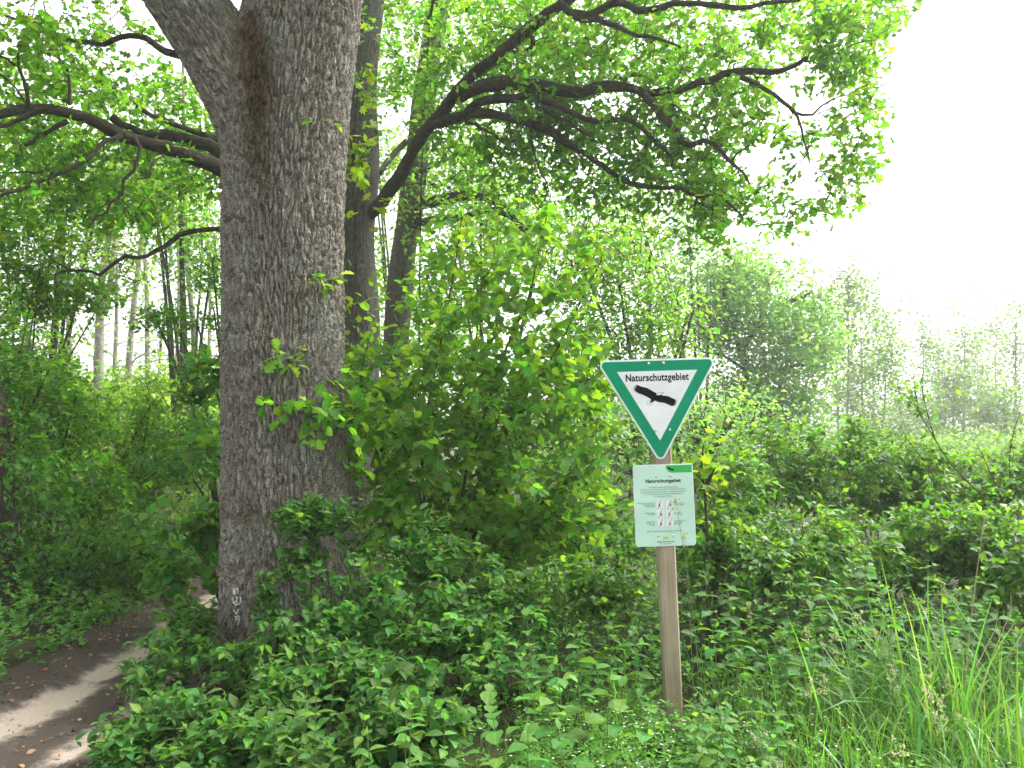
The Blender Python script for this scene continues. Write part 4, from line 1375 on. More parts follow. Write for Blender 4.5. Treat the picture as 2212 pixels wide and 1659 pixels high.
for sg in (-1, 1):
    plate('coat_supporter', [(ca[0] + sg * .008, ca[1] + .007), (ca[0] + sg * .015, ca[1] + .007), (ca[0] + sg * .012, ca[1]), (ca[0] + sg * .016, ca[1] - .008), (ca[0] + sg * .010, ca[1] - .008), (ca[0] + sg * .0085, ca[1])], -.0548, -.0539, M['gold'], bd)
for x, y in ((548, 340), (790, 335), (578, 1340), (830, 1338)):
    c = zb(x, y)
    screw(c[0], c[1], -.0540, .0062, bd)

# ------------------------------------------------------------------ shrubs round the oak and the sign
sign_free = polymask([(1275, 755), (1560, 755), (1520, 985), (1520, 1190), (1490, 1190), (1490, 1500), (1400, 1500), (1400, 1190), (1352, 1190), (1352, 1000), (1385, 985)])


def clear_sign(P):
    u, v, w = proj(P)
    return ~(sign_free(P) & (w < 4.6))


def clear_trunk(P):
    """keeps the visible face of the trunk free of leaves in front of it"""
    u, v, w = proj(P)
    a = (u < np.interp(v, [1060, 1200, 1390], [590, 555, 540])) & (v < 1385) & (u > 470) & (w < 6.2)
    b = (u < 745) & (v < 1068) & (u > 470) & (w < 6.2) & (rng.random(len(u)) < .9)
    c = (u > 600) & (u < 715) & (v > 1140) & (v < 1185) & (w < 6.2) & (rng.random(len(u)) < .6)
    dk = (u > 590) & (u < 745) & (v > 1190) & (v < 1300) & (w < 6.2) & (rng.random(len(u)) < .25)
    return ~(a | b | c | dk) & clear_sign(P)


# hazel between the oak and the sign
hz = gpt(985, 1240, 6.7)
hazel = thing('hazel_shrub', 'tall broad-leaved hazel with slanting bare stems between the oak and the sign', 'shrub', hz)
hsk = Skel()
HL = []
for px, ya, yb, r0 in [
    ([(975, 1260), (990, 1150), (1010, 1000), (1045, 900), (1090, 760), (1140, 650), (1160, 560), (1180, 470)], 6.7, 6.5, .017),
    ([(960, 1260), (1010, 1100), (1075, 960), (1130, 860), (1200, 760), (1260, 640), (1300, 560)], 6.7, 6.4, .017),
    ([(985, 1260), (1040, 1120), (1110, 1000), (1180, 900), (1260, 820), (1300, 740)], 6.8, 6.6, .014),
    ([(940, 1260), (918, 1100), (912, 960), (930, 850), (960, 700), (985, 560), (1000, 450)], 6.8, 6.9, .016),
    ([(930, 1260), (910, 1080), (870, 960), (800, 900), (740, 880), (640, 880), (560, 860)], 6.6, 5.55, .013),
    ([(935, 1260), (890, 1120), (850, 1010), (800, 930), (780, 820), (800, 720)], 6.7, 6.5, .014),
    ([(1000, 1260), (1090, 1150), (1180, 1080), (1270, 1010), (1330, 960)], 6.7, 6.1, .012),
    ([(985, 1260), (1050, 1180), (1150, 1130), (1240, 1110), (1320, 1090)], 6.6, 5.9, .010),
    ([(955, 1260), (965, 1100), (1000, 930), (1020, 800), (1040, 650), (1070, 540)], 7.0, 7.2, .014),
]:
    P = np.array([at(u, v, ya + (yb - ya) * i / (len(px) - 1)) for i, (u, v) in enumerate(px)])
    Q, r = hsk.limb(P, r0, r0 * .3)
    tb = Tubes(); tb.add(Q, r, 6)
    obj('stem', tb.mesh('stem', M['twig'], hazel.location), hazel)
    HL.append(Q)
Ah = scatter_on(HL, [len(q) for q in HL], 900, (.20, .26, .15))
Ah2 = np.array([at(rng.uniform(760, 1330), rng.uniform(470, 1230), rng.uniform(5.9, 7.6)) for _ in range(950)])
hmask = polymask([(745, 640), (800, 600), (850, 660), (905, 500), (960, 440), (1060, 410), (1180, 420), (1280, 480), (1330, 560), (1300, 680), (1300, 800), (1345, 900), (1370, 960), (1370, 1120), (1250, 1230),
                  (1000, 1240), (800, 1180), (740, 1050), (560, 900), (545, 850), (640, 850), (740, 820)])
Ah = np.concatenate([Ah, Ah2])
Ah = Ah[hmask(Ah) & clear_sign(Ah)]
u, v, w = proj(Ah)
Ah = Ah[~((v < 720) & (rng.random(len(v)) < .35)) & ~((u < 850) & (v < 800) & (rng.random(len(u)) < .5))]
th_, dh_ = hsk.grow(Ah, .007, .0018, wig=.1)
LV = Leaves()
cl_alternate(LV, th_, dh_, 5, .26, .088, tilt=.5)
tb = Tubes(); hsk.twigs(tb); obj('twigs', tb.mesh('twigs', M['twig'], hazel.location), hazel, 'stuff')
foliage(hazel, LV, 'hazel', 'hazel', 300, keep=lambda P: clear_sign(P))

# hazel on the far side of the oak, reaching left
bushy('hazel_shrub', 'hazel with large limp leaves reaching left from behind the oak trunk over the track', 'shrub', gpt(500, 1290, 7.9),
      [ell(400, 1140, 6.6, .42, .3, .16), ell(300, 1110, 6.4, .3, .25, .10), ell(440, 980, 7.2, .35, .4, .3), ell(455, 820, 7.6, .3, .4, .35), ell(410, 1250, 7.0, .42, .4, .28), ell(450, 1180, 6.9, .3, .3, .25)],
      'hazel', 'hornbeam', .10, 250, 'alt', 5, .3, stems=7, rst=.014, lo=.1, nleaf=220)

# hornbeam-like young tree behind, left of the trunk
bushy('hornbeam_tree', 'young dark green tree with layered small leaves close behind the left side of the oak', 'tree', gpt(500, 1230, 10.5),
      [ell(420, 700, 9.6, .55, .7, .35), ell(350, 690, 9.2, .45, .5, .22), ell(450, 820, 9.6, .4, .6, .4), ell(430, 930, 9.2, .5, .6, .25), ell(380, 1020, 9, .6, .6, .25), ell(470, 600, 10, .3, .6, .3)],
      'ovate', 'hornbeam', .062, 620, 'alt', 7, .3, stems=8, rst=.03, lo=.1, nleaf=200, part='branch', bark='limb', far_t='ovlite')

# dogwoods in front of the trunk
DG = 'dogwood shrubs in front of the oak'
dog = [
    ('dogwood with a pale top spray leaning across the middle of the oak trunk base', gpt(700, 1440, 5.5), [ell(665, 1130, 5.35, .30, .28, .20), ell(745, 1150, 5.4, .34, .3, .26), ell(660, 1230, 5.25, .34, .3, .22), ell(600, 1250, 5.2, .22, .25, .16), ell(560, 1330, 5.1, .18, .2, .12), ell(660, 1370, 5.0, .4, .3, .22)],     .064, 900, 8),
    ('dense dogwood directly right of the oak trunk below the hazel stems', gpt(870, 1450, 5.4), [ell(860, 1200, 5.4, .5, .4, .34), ell(960, 1260, 5.3, .45, .4, .36), ell(840, 1350, 5.0, .55, .4, .3)], .062, 480, 7),
    ('bright dogwood shoots filling the space left of the long grass and below the hazel', gpt(1050, 1480, 5.2), [ell(1060, 1330, 5.1, .45, .4, .3), ell(980, 1420, 4.7, .4, .35, .25)], .062, 330, 6),
    ('dogwood spreading from the oak foot down towards the track', gpt(470, 1560, 4.9), [ell(470, 1470, 5.0, .5, .4, .22), ell(360, 1520, 4.7, .4, .35, .17), ell(560, 1440, 4.9, .4, .3, .22), ell(410, 1370, 5.5, .34, .3, .2), ell(455, 1325, 5.8, .26, .3, .24), ell(360, 1420, 5.1, .3, .25, .16)], .056, 680, 8),
    ('dogwood nearest the track with bluish leaves hanging over the dirt edge', gpt(430, 1640, 4.25), [ell(350, 1580, 4.3, .38, .35, .16), ell(450, 1570, 4.2, .4, .3, .2), ell(300, 1620, 4.0, .25, .25, .12)], .058, 320, 6),
    ('broad mounded dogwood in the dark middle below the oak trunk', gpt(700, 1620, 4.4), [ell(690, 1460, 4.4, .45, .35, .24), ell(600, 1530, 4.2, .4, .3, .2), ell(790, 1500, 4.2, .42, .3, .24)], .060, 430, 7),
    ('low dogwood at the bottom edge with pale green shoot tips', gpt(560, 1690, 3.75), [ell(560, 1600, 3.75, .4, .25, .14), ell(680, 1600, 3.7, .36, .25, .15), ell(470, 1640, 3.7, .3, .22, .1)], .058, 300, 6),
    ('light green dogwood at the bottom edge right of the dark hollow', gpt(840, 1690, 3.5), [ell(830, 1570, 3.5, .27, .22, .17), ell(930, 1600, 3.5, .25, .22, .13)], .060, 200, 5),
]
for i, (lab, b, es, sz, n, st) in enumerate(dog):
    bushy('dogwood_shrub', lab, 'shrub', b, es, 'ovate', 'dogwood', sz * 1.16, int(n * .72), 'opp', 4, .19, stems=st, rst=.008, lo=.35, nleaf=300, group=DG, keep=clear_trunk, tilt=.38)

# wayfaring / dogwood hedge behind the sign, to the right
HG = 'hedge shrubs right of the sign'
hed = [
    ('glossy shrub rising right behind the notice board', gpt(1540, 1230, 6.4), [ell(1570, 1080, 6.4, .45, .5, .5), ell(1540, 1180, 6.0, .4, .4, .3)], .066, 430),
    ('tallest glossy shrub of the hedge, topped by a big upright leaf', gpt(1680, 1190, 7.6), [ell(1690, 1060, 7.6, .75, .7, .74), ell(1800, 1000, 7.8, .55, .6, .5)], .072, 860),
    ('dense shining shrub in the middle of the hedge', gpt(1880, 1190, 7.8), [ell(1880, 1060, 7.7, .8, .7, .66), ell(1990, 1080, 7.6, .6, .5, .6)], .070, 880),
    ('darker hedge shrub with small leaves at the right border of the photo', gpt(2120, 1190, 7.8), [ell(2110, 1085, 7.8, .7, .7, .6), ell(2220, 1070, 7.6, .5, .6, .6)], .064, 800),
    ('shaded narrow-leaved shrub in front of the hedge, right of the post', gpt(1620, 1330, 6.0), [ell(1590, 1230, 5.8, .5, .5, .4), ell(1730, 1210, 6.0, .5, .5, .45)], .075, 520),
    ('broad-leaved shrub in front of the hedge behind the tall grass', gpt(1900, 1310, 6.2), [ell(1870, 1210, 6.4, .6, .6, .45), ell(2030, 1190, 6.4, .5, .6, .42)], .080, 520),
    ('pale-leaved shrub at the far right behind the straw stalks', gpt(2180, 1330, 5.8), [ell(2150, 1200, 6.0, .45, .5, .4), ell(2230, 1260, 5.4, .4, .45, .38)], .076, 420),
]
for i, (lab, b, es, sz, n) in enumerate(hed):
    bushy('hedge_shrub', lab, 'shrub', b, es, 'lance' if i == 4 else 'ovate', 'hedge', sz, n, 'opp', 5, .24, stems=7, rst=.011, lo=.3, nleaf=170, group=HG, keep=clear_sign, tilt=.5, flat=-.6, far_t='ovlite')

# dim shrubs filling the gap behind hazel and sign
bushy('elder_shrub', 'shaded elder behind the hazel stems, dark leaves low in the gap', 'shrub', gpt(1150, 1200, 8.0),
      [ell(900, 1150, 7.6, .8, .6, .5), ell(1150, 1170, 7.6, .9, .6, .42), ell(1320, 1160, 7.4, .6, .5, .4)], 'ovate', 'hornbeam', .085, 520, 'opp', 5, .3, stems=8, rst=.015, nleaf=60, keep=clear_sign, far_t='ovlite')
bushy('spindle_shrub', 'small bright shrub just left of the notice board and post', 'shrub', gpt(1330, 1400, 5.3),
      [ell(1320, 1230, 5.3, .3, .3, .32), ell(1230, 1290, 5.2, .35, .3, .28), ell(1330, 1330, 5.0, .3, .25, .2)], 'ovate', 'hedge', .062, 300, 'opp', 4, .18, stems=6, rst=.008, nleaf=300, keep=clear_sign)

# thin arching briar at the right, above the hedge
br = gpt(2190, 1200, 6.6)
briar = thing('briar_bush', 'thin arching thorny stems with tiny leaves rising above the hedge at right', 'shrub', br)
bsk = Skel(9000); BL = []
for px in ([(2200, 1190), (2160, 1120), (2110, 1060), (2060, 1010), (2020, 950), (1985, 890), (1965, 860), (1940, 845), (1915, 838)],
           [(2190, 1200), (2120, 1130), (2050, 1080), (2000, 1000), (1960, 950), (1945, 920)],
           [(2020, 950), (2000, 880), (1990, 820), (1995, 800)], [(1985, 890), (1978, 850), (1975, 825)],
           [(2210, 1150), (2190, 1080), (2180, 1000), (2190, 930), (2205, 890)], [(2195, 1190), (2175, 1110), (2130, 1000), (2110, 960)],
           [(2215, 1250), (2150, 1170), (2080, 1130), (2010, 1120)]):
    Q, r = bsk.limb([at(u, v, 6.6 - .25 * i / len(px)) for i, (u, v) in enumerate(px)], .007, .0025)
    tb = Tubes(); tb.add(Q, r, 5); obj('stem', tb.mesh('stem', M['twig'], briar.location), briar); BL.append(Q)
Ab = scatter_on(BL, [len(q) for q in BL], 300, (.05, .06, .05))
tb_, db_ = bsk.grow(Ab, .003, .001)
LV = Leaves(); cl_alternate(LV, tb_, db_, 3, .07, .046)
tb = Tubes(); bsk.twigs(tb); obj('twigs', tb.mesh('twigs', M['twig'], briar.location), briar, 'stuff')
foliage(briar, LV, 'ovate', 'hedge', 260, minpx=7)

# maple sprays close to the oak and by the sign
def spray(name, label, base, pts, n, size, mkey='maple', cat='tree', sig=.14, k=4, nleaf=120):
    th = thing(name, label, cat, base)
    sk = Skel(6000); tb = Tubes()
    Ls = []
    for P in pts:
        Q, r = sk.limb(P, .02, .004); tb.add(Q, r, 6); Ls.append(Q)
    obj('trunk', tb.mesh('trunk', M['limb'], th.location), th)
    A = np.concatenate([Q[rng.integers(int(len(Q) * .55), len(Q), n // len(Ls))] + rng.normal(size=(n // len(Ls), 3)) * sig for Q in Ls])
    tp, dr_ = sk.grow(A, .006, .002)
    LV = Leaves(); cl_rosette(LV, tp, dr_, k, size, .04, .6)
    tb = Tubes(); sk.twigs(tb); obj('twigs', tb.mesh('twigs', M['limb'], th.location), th, 'stuff')
    foliage(th, LV, 'maple', mkey, nleaf)


mb = gpt(775, 1200, 8.8)
spray('maple_tree', 'slender maple with yellow-green lobed leaves hanging beside the right edge of the massive trunk', mb,
      [[mb, at(772, 900, 8.8), at(770, 640, 8.7), at(768, 500, 8.6), at(775, 400, 8.4), at(790, 390, 8.2)], [at(770, 520, 8.6), at(764, 380, 8.5), at(758, 300, 8.4), at(757, 330, 8.3)],
       [at(764, 380, 8.5), at(770, 220, 8.5), at(790, 130, 8.5)], [at(770, 560, 8.6), at(760, 700, 8.5), at(750, 800, 8.4)]], 70, .10)
mb2 = gpt(1530, 1230, 5.6)
spray('maple_sapling', 'thin maple sapling with yellow-green leaves behind the top right corner of the notice board', mb2,
      [[mb2, at(1525, 1100, 5.6), at(1515, 1010, 5.5), at(1520, 960, 5.4)], [at(1520, 1060, 5.5), at(1545, 1010, 5.4)]], 16, .085, sig=.07, k=3, cat='sapling')
mb3 = gpt(905, 1150, 12.0)
th_top = [[mb3, at(905, 800, 12), at(910, 400, 11.5), at(925, 100, 10), at(945, -80, 8.5), at(950, -60, 7.6)], [at(925, 60, 9.5), at(960, -120, 8), at(965, -20, 7.4)], [at(945, -80, 8.5), at(985, -90, 7.6), at(1000, -40, 7.2)]]
spray('maple_tree', 'maple twig with large sunlit yellow leaves dangling in from the top edge', mb3, th_top, 26, .12, k=3, sig=.12)

# ------------------------------------------------------------------ left thicket and background wood
TG = 'thicket trees left of the track'
thk = [
    ('shaded leafy thicket tree beside the dark trunk at the left border', gpt(-60, 1300, 7.6), [ell(0, 900, 7.4, .6, .6, .8), ell(60, 1080, 7.3, .55, .6, .5), ell(-60, 700, 7.6, .6, .6, .6)], 'hornbeam', .065, 760),
    ('bright young hornbeam leaning over the left side of the track', gpt(90, 1290, 8.4), [ell(150, 930, 8.3, .55, .6, .5), ell(200, 1060, 8.2, .55, .6, .4), ell(90, 820, 8.4, .5, .6, .4)], 'thicket', .066, 760),
    ('thicket shrub overhanging the bend of the track', gpt(230, 1270, 9.6), [ell(260, 900, 9.8, .7, .6, .35), ell(330, 1000, 9.6, .7, .6, .4), ell(250, 1110, 9.2, .7, .6, .4)], 'thicket', .066, 760),
    ('yellow-green sunlit bush beyond the bend, left of the oak', gpt(420, 1200, 12.5), [ell(400, 960, 12.5, 1.1, .9, .7), ell(300, 860, 12.8, .9, .9, .5), ell(440, 1110, 12, .9, .8, .5)], 'pale', .08, 720),
    ('upper thicket crown with hanging sprays under the oak branches at left', gpt(20, 1250, 10.0), [ell(60, 620, 9.6, .8, .7, .5), ell(170, 640, 9.8, .6, .6, .3), ell(20, 500, 9.8, .7, .7, .45)], 'thicket', .07, 720),
    ('dark low hornbeam bush at the foot of the thicket', gpt(120, 1330, 7.4), [ell(90, 1210, 7.4, .5, .5, .35), ell(230, 1200, 7.8, .6, .5, .35), ell(340, 1200, 8.4, .5, .5, .3)], 'hornbeam', .06, 620),
]
for lab, b, es, mk, sz, n in thk:
    bushy('thicket_tree', lab, 'tree', b, es, 'ovate', mk, sz * 1.12, int(n * .8), 'alt', 7, .34, stems=7, rst=.022, lo=.25, nleaf=90, group=TG, part='branch', bark='limb', flat=-1, far_t='ovlite')

dk = gpt(8, 1345, 7.2)
dtr = thing('dark_trunk', 'dark ivy-shaded tree trunk cut by the left border of the photo', 'tree', dk)
tb = Tubes()
P = smooth([dk - UP * .1, at(10, 1200, 7.2), at(4, 1000, 7.2), at(-28, 800, 7.3), at(-80, 600, 7.4), at(-150, 200, 7.6), at(-200, -300, 7.8)], 60)
tb.add(P, np.linspace(.12, .07, 60) * (1 + .08 * np.sin(np.arange(60) * .7)), 14)
obj('trunk', tb.mesh('trunk', M['limb'], dk), dtr)
LV = Leaves()
A = P[rng.integers(0, 60, 260)] + rvec(260) * .14
cl_rosette(LV, A, rvec(260), 4, .055, .05)
foliage(dtr, LV, 'hazel', 'hornbeam', 60, mass='ivy')

# tall thin trees of the wood, left background
WG = 'tall thin trees beyond the track'
wood_t = [(212, 880, 226, 560, 26, 24, 'pale grey tree with a doubled stem, thickest beyond the track'), (275, 830, 312, 470, 16, 26, 'slim grey tree leaning right beyond the track'),
          (318, 840, 312, 500, 13, 28, 'straight slim grey tree right of the leaning one'), (247, 830, 250, 520, 11, 27, 'thin dark tree between the double-stemmed and the leaning one'),
          (155, 790, 150, 560, 10, 30, 'thin grey tree left of the double-stemmed one'), (408, 1000, 402, 520, 17, 22, 'reddish grey tree just left of the oak trunk'),
          (380, 830, 384, 540, 9, 30, 'very thin tree midway between the slim ones and the oak'), (60, 850, 64, 420, 10, 27, 'thin dark tree furthest left in the wood'),
          (345, 780, 372, 500, 8, 33, 'thread-thin tree leaning right far off in the wood'), (450, 820, 447, 480, 10, 29, 'thin tree right beside the oak trunk edge')]
for ub_, vb_, ut_, vt_, wd, Y, lab in wood_t:
    b = gpt(ub_ + (ub_ - ut_) * .4, 1020, Y)
    th = thing('slender_tree', lab, 'tree', b, WG)
    rr0 = wd / 2 * Y / F
    sk = Skel(9000)
    p1, p2 = at(ub_, vb_, Y), at(ut_, vt_, Y)
    top = p2 + (p2 - p1) * .75 + rng.normal(size=3) * .3
    top[2] = min(top[2], 17)
    tb = Tubes()
    Q, r = sk.limb([b - UP * .2, p1, (p1 + p2) / 2 + np.array([rng.normal() * .08, 0, 0]), p2, top], rr0 * 1.1, rr0 * .35)
    tb.add(Q, r, 8)
    if wd == 26:
        Q2, r2 = sk.limb([at(212, 700, Y), at(240, 600, Y), at(250, 500, Y), at(262, 380, Y)], rr0 * .6, rr0 * .3); tb.add(Q2, r2, 7)
    obj('trunk', tb.mesh('trunk', M['greybark'], b), th)
    zt = top[2]
    A = np.stack([np.interp(rng.random(70), [0, 1], [p1[0], top[0]]) + rng.normal(size=70) * 1.0, Y + rng.normal(size=70) * 1.0, rng.uniform(p1[2] + .5, zt + .6, 70)], 1)
    f = (A[:, 2] - p1[2]) / (zt - p1[2])
    A = A[rng.random(70) < .35 + .65 * f]
    tp, dr_ = sk.grow(A, .05, .012, wig=.1)
    tb = Tubes(); sk.twigs(tb); obj('twigs', tb.mesh('twigs', M['greybark'], b), th, 'stuff')
    LV = Leaves(); cl_rosette(LV, tp, dr_, 9, .15, .30)
    foliage(th, LV, 'quad', 'pale', 0, mass='crown')

# leafy crowns behind the left canopy and behind the hazel
BG = 'leafy trees in the middle distance'
mid = [
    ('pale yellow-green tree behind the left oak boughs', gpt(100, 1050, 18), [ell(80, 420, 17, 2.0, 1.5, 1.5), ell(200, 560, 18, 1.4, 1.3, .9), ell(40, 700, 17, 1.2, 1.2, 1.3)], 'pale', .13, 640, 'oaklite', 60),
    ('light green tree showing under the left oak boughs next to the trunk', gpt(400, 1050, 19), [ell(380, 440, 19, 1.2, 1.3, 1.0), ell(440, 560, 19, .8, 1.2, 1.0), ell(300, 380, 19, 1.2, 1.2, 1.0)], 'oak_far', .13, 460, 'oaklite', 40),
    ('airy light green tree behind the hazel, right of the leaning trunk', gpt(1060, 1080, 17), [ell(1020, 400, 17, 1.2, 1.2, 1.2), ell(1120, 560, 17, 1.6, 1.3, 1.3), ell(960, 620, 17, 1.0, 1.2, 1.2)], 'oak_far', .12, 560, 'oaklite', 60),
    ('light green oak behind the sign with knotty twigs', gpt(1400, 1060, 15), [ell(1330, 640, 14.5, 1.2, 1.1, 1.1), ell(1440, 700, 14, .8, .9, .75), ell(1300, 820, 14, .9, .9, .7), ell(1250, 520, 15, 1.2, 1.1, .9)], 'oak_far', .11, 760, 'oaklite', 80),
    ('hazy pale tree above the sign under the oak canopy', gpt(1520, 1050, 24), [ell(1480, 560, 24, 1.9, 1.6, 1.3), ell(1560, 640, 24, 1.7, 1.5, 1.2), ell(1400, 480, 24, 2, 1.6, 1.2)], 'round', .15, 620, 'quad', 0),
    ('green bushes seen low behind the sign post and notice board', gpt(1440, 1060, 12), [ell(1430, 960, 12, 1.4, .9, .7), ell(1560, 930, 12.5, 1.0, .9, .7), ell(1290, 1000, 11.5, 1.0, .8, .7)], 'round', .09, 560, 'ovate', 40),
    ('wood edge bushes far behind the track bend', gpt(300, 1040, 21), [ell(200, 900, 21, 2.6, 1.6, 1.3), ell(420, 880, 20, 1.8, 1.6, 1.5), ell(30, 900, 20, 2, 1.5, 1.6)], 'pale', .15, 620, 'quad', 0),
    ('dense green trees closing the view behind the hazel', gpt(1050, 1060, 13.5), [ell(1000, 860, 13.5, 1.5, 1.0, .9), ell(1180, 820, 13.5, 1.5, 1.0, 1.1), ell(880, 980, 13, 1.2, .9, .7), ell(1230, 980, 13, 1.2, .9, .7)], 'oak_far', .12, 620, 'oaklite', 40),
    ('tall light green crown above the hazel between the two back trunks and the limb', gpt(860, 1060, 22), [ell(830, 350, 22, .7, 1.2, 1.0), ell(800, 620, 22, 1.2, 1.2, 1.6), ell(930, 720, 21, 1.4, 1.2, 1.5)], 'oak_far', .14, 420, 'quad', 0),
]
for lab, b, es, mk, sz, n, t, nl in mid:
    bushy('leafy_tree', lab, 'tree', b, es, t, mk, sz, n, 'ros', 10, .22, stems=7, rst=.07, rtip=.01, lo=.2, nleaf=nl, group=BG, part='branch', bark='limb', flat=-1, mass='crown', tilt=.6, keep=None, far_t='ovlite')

# round hazy tree right of the sign with its slanting limbs
rb = gpt(1545, 1020, 25)
bushy('round_tree', 'rounded hazy green tree right of the triangular sign, dark slanting limbs inside', 'tree', rb,
      [ell(1690, 660, 25, 1.5, 1.6, 1.2), ell(1700, 790, 24.5, 1.45, 1.6, 1.2), ell(1600, 620, 25, 1.2, 1.5, 1.1), ell(1600, 830, 24.5, 1.2, 1.3, 1.0), ell(1650, 720, 24, 1.4, 1.2, 1.2), ell(1560, 730, 25, .8, 1, 1.4)],
      'quad', 'round', .17, 1250, 'ros', 11, .26, stems=0, rst=.1, nleaf=0, lo=.25, mass='crown', tilt=.7, flat=-1) if False else None
rt = thing('round_tree', 'rounded hazy green tree right of the triangular sign, dark slanting limbs inside', 'tree', rb)
sk = Skel()
for px, r0 in (([(1530, 1010), (1560, 910), (1590, 860), (1610, 800), (1600, 760), (1640, 700), (1690, 660), (1740, 640)], .17), ([(1600, 760), (1580, 700), (1560, 640), (1590, 580)], .1),
               ([(1560, 910), (1610, 850), (1680, 800), (1740, 790), (1790, 800)], .08), ([(1640, 700), (1650, 640), (1660, 590)], .07), ([(1720, 1000), (1690, 900), (1680, 840), (1710, 740)], .09),
               ([(1610, 800), (1560, 770), (1500, 760)], .06)):
    Q, r = sk.limb([at(u, v, 25) + np.array([0, -.4 * i / len(px), 0]) for i, (u, v) in enumerate(px)], r0, r0 * .35)
    tb = Tubes(); tb.add(Q, r, 8); obj('branch', tb.mesh('branch', M['limb'], rb), rt)
es = [ell(1680, 640, 25, 1.8, 1.6, 1.2), ell(1755, 720, 25, .9, 1.2, 1.3), ell(1705, 770, 24.5, 1.4, 1.6, 1.1), ell(1600, 600, 25, 1.1, 1.5, .9), ell(1610, 840, 24.5, 1.2, 1.3, .9), ell(1650, 720, 24, 1.4, 1.2, 1.2), ell(1540, 700, 25, .8, 1, 1.3), ell(1700, 880, 25, 1.2, 1, .8)]
A = np.concatenate([in_ell(170, c, r, .2, 1, -1) for c, r in es])
tp, dr_ = sk.grow(A, .035, .005)
tb = Tubes(); sk.twigs(tb); obj('twigs', tb.mesh('twigs', M['limb'], rb), rt, 'stuff')
LV = Leaves(); cl_rosette(LV, tp, dr_, 11, .16, .26, .7)
foliage(rt, LV, 'quad', 'round', 0, mass='crown')

# tall sparse alders in the haze to the right
AG = 'tall sparse trees in the haze at right'
ald = [(1832, 570, 36, .12, 'tall feathery tree next to the round tree, its top lost in white haze'), (1858, 600, 39, .10, 'second feathery tree close beside the tallest one right of the round tree'),
       (1885, 650, 42, .09, 'feathery tree with a forked top at the edge of the white gap'), (1915, 740, 38, .10, 'bare dark leaning trunk with small crown in the white gap'),
       (1805, 660, 44, .1, 'faint tree peeping out over the right shoulder of the round tree'), (1995, 690, 50, .13, 'faint slim tree standing right of the white gap'),
       (2028, 730, 52, .12, 'faint tree with two clumped crowns right of the white gap'), (2085, 640, 48, .16, 'tallest hazy tree of the right-hand row, leafy down its stem'),
       (2112, 720, 55, .12, 'thin faint tree in the middle of the right-hand row'), (2150, 690, 52, .12, 'faint tree second from the right border'), (2195, 655, 46, .17, 'thick pale trunk with feathery crown at the right border'),
       (1950, 860, 56, .1, 'small faint bushy tree in the dip of the white gap'), (2060, 800, 44, .14, 'bushy hazy tree low in front of the right-hand row'), (2150, 830, 42, .12, 'low hazy bushy tree at the far right above the hedge')]
for u0, vt, Y, r0, lab in ald:
    b = gpt(u0 + rng.uniform(-6, 6), 985, Y)
    top = at(u0, vt, Y)
    th = thing('alder_tree', lab, 'tree', b, AG)
    sk = Skel(9000)
    tb = Tubes()
    ln_ = {1915: -1.4}.get(u0, rng.normal() * .25)
    Q, r = sk.limb([b - UP * .2 - np.array([ln_ * -.8, 0, 0]), b * .6 + top * .4 + np.array([ln_ * .2, 0, 0]), top], r0 * .75, r0 * .07)
    tb.add(Q, r, 8); obj('trunk', tb.mesh('trunk', M['greybark'], b), th)
    bush = u0 in (1950, 2060, 2150) and vt > 780
    n = 84 if not bush else 120
    h = top[2] - b[2]
    f = rng.uniform(.05 if bush else .22, 1, n)
    if u0 == 1915:
        f = rng.uniform(.72, 1, n)
    wd = h * (.30 if bush else .095) * np.sin(np.clip(f, .02, .98) * np.pi) ** .5
    clump = .2 + 1.9 * vnoise(f * 9 + u0, f * 0 + Y, 77) ** 1.5
    A = np.stack([np.interp(f, [0, 1], [b[0], top[0]]) + rng.normal(size=n) * wd * clump, Y + rng.normal(size=n) * wd * clump, b[2] + f * h], 1)
    if u0 == 1915:
        A = A[:30]
    tp, dr_ = sk.grow(A, r0 * .4, .012)
    tb = Tubes(); sk.twigs(tb); obj('twigs', tb.mesh('twigs', M['greybark'], b), th, 'stuff')
    LV = Leaves(); cl_rosette(LV, tp, dr_, 28, .20 if not bush else .24, .38)
    foliage(th, LV, 'quad', 'alder', 0, mass='crown')

# scrub under the alders, one mass far off
LV = Leaves()
n = 7000
uu = rng.uniform(1700, 2330, n); Yv = rng.uniform(30, 62, n)
A = np.array([at(a, 985 - rng.random() ** 1.5 * (26 if not 1870 < a < 1990 else 8), y) for a, y in zip(uu, Yv)])
cl_rosette(LV, A, rvec(n), 5, .2, .35, .8)
p, Rm, z = LV.arrays()
V, T = TM['quad']
W = p[:, None] + np.einsum('nij,kj->nki', Rm, V) * z[:, None, None]
obj('distant_scrub', mesh_np('distant_scrub', W.reshape(-1, 3), [(T[None] + (np.arange(len(p)) * len(V))[:, None, None]).reshape(-1, 3)], M['alder']), None, 'stuff')
LV = Leaves()
uu = rng.uniform(-150, 560, n); Yv = rng.uniform(24, 50, n)
A = np.array([at(a, 980 - rng.random() ** 1.3 * 160, y) for a, y in zip(uu, Yv)])
cl_rosette(LV, A, rvec(n), 5, .17, .35, .8)
p, Rm, z = LV.arrays()
W = p[:, None] + np.einsum('nij,kj->nki', Rm, V) * z[:, None, None]
obj('distant_undergrowth', mesh_np('distant_undergrowth', W.reshape(-1, 3), [(T[None] + (np.arange(len(p)) * len(V))[:, None, None]).reshape(-1, 3)], M['pale']), None, 'stuff')

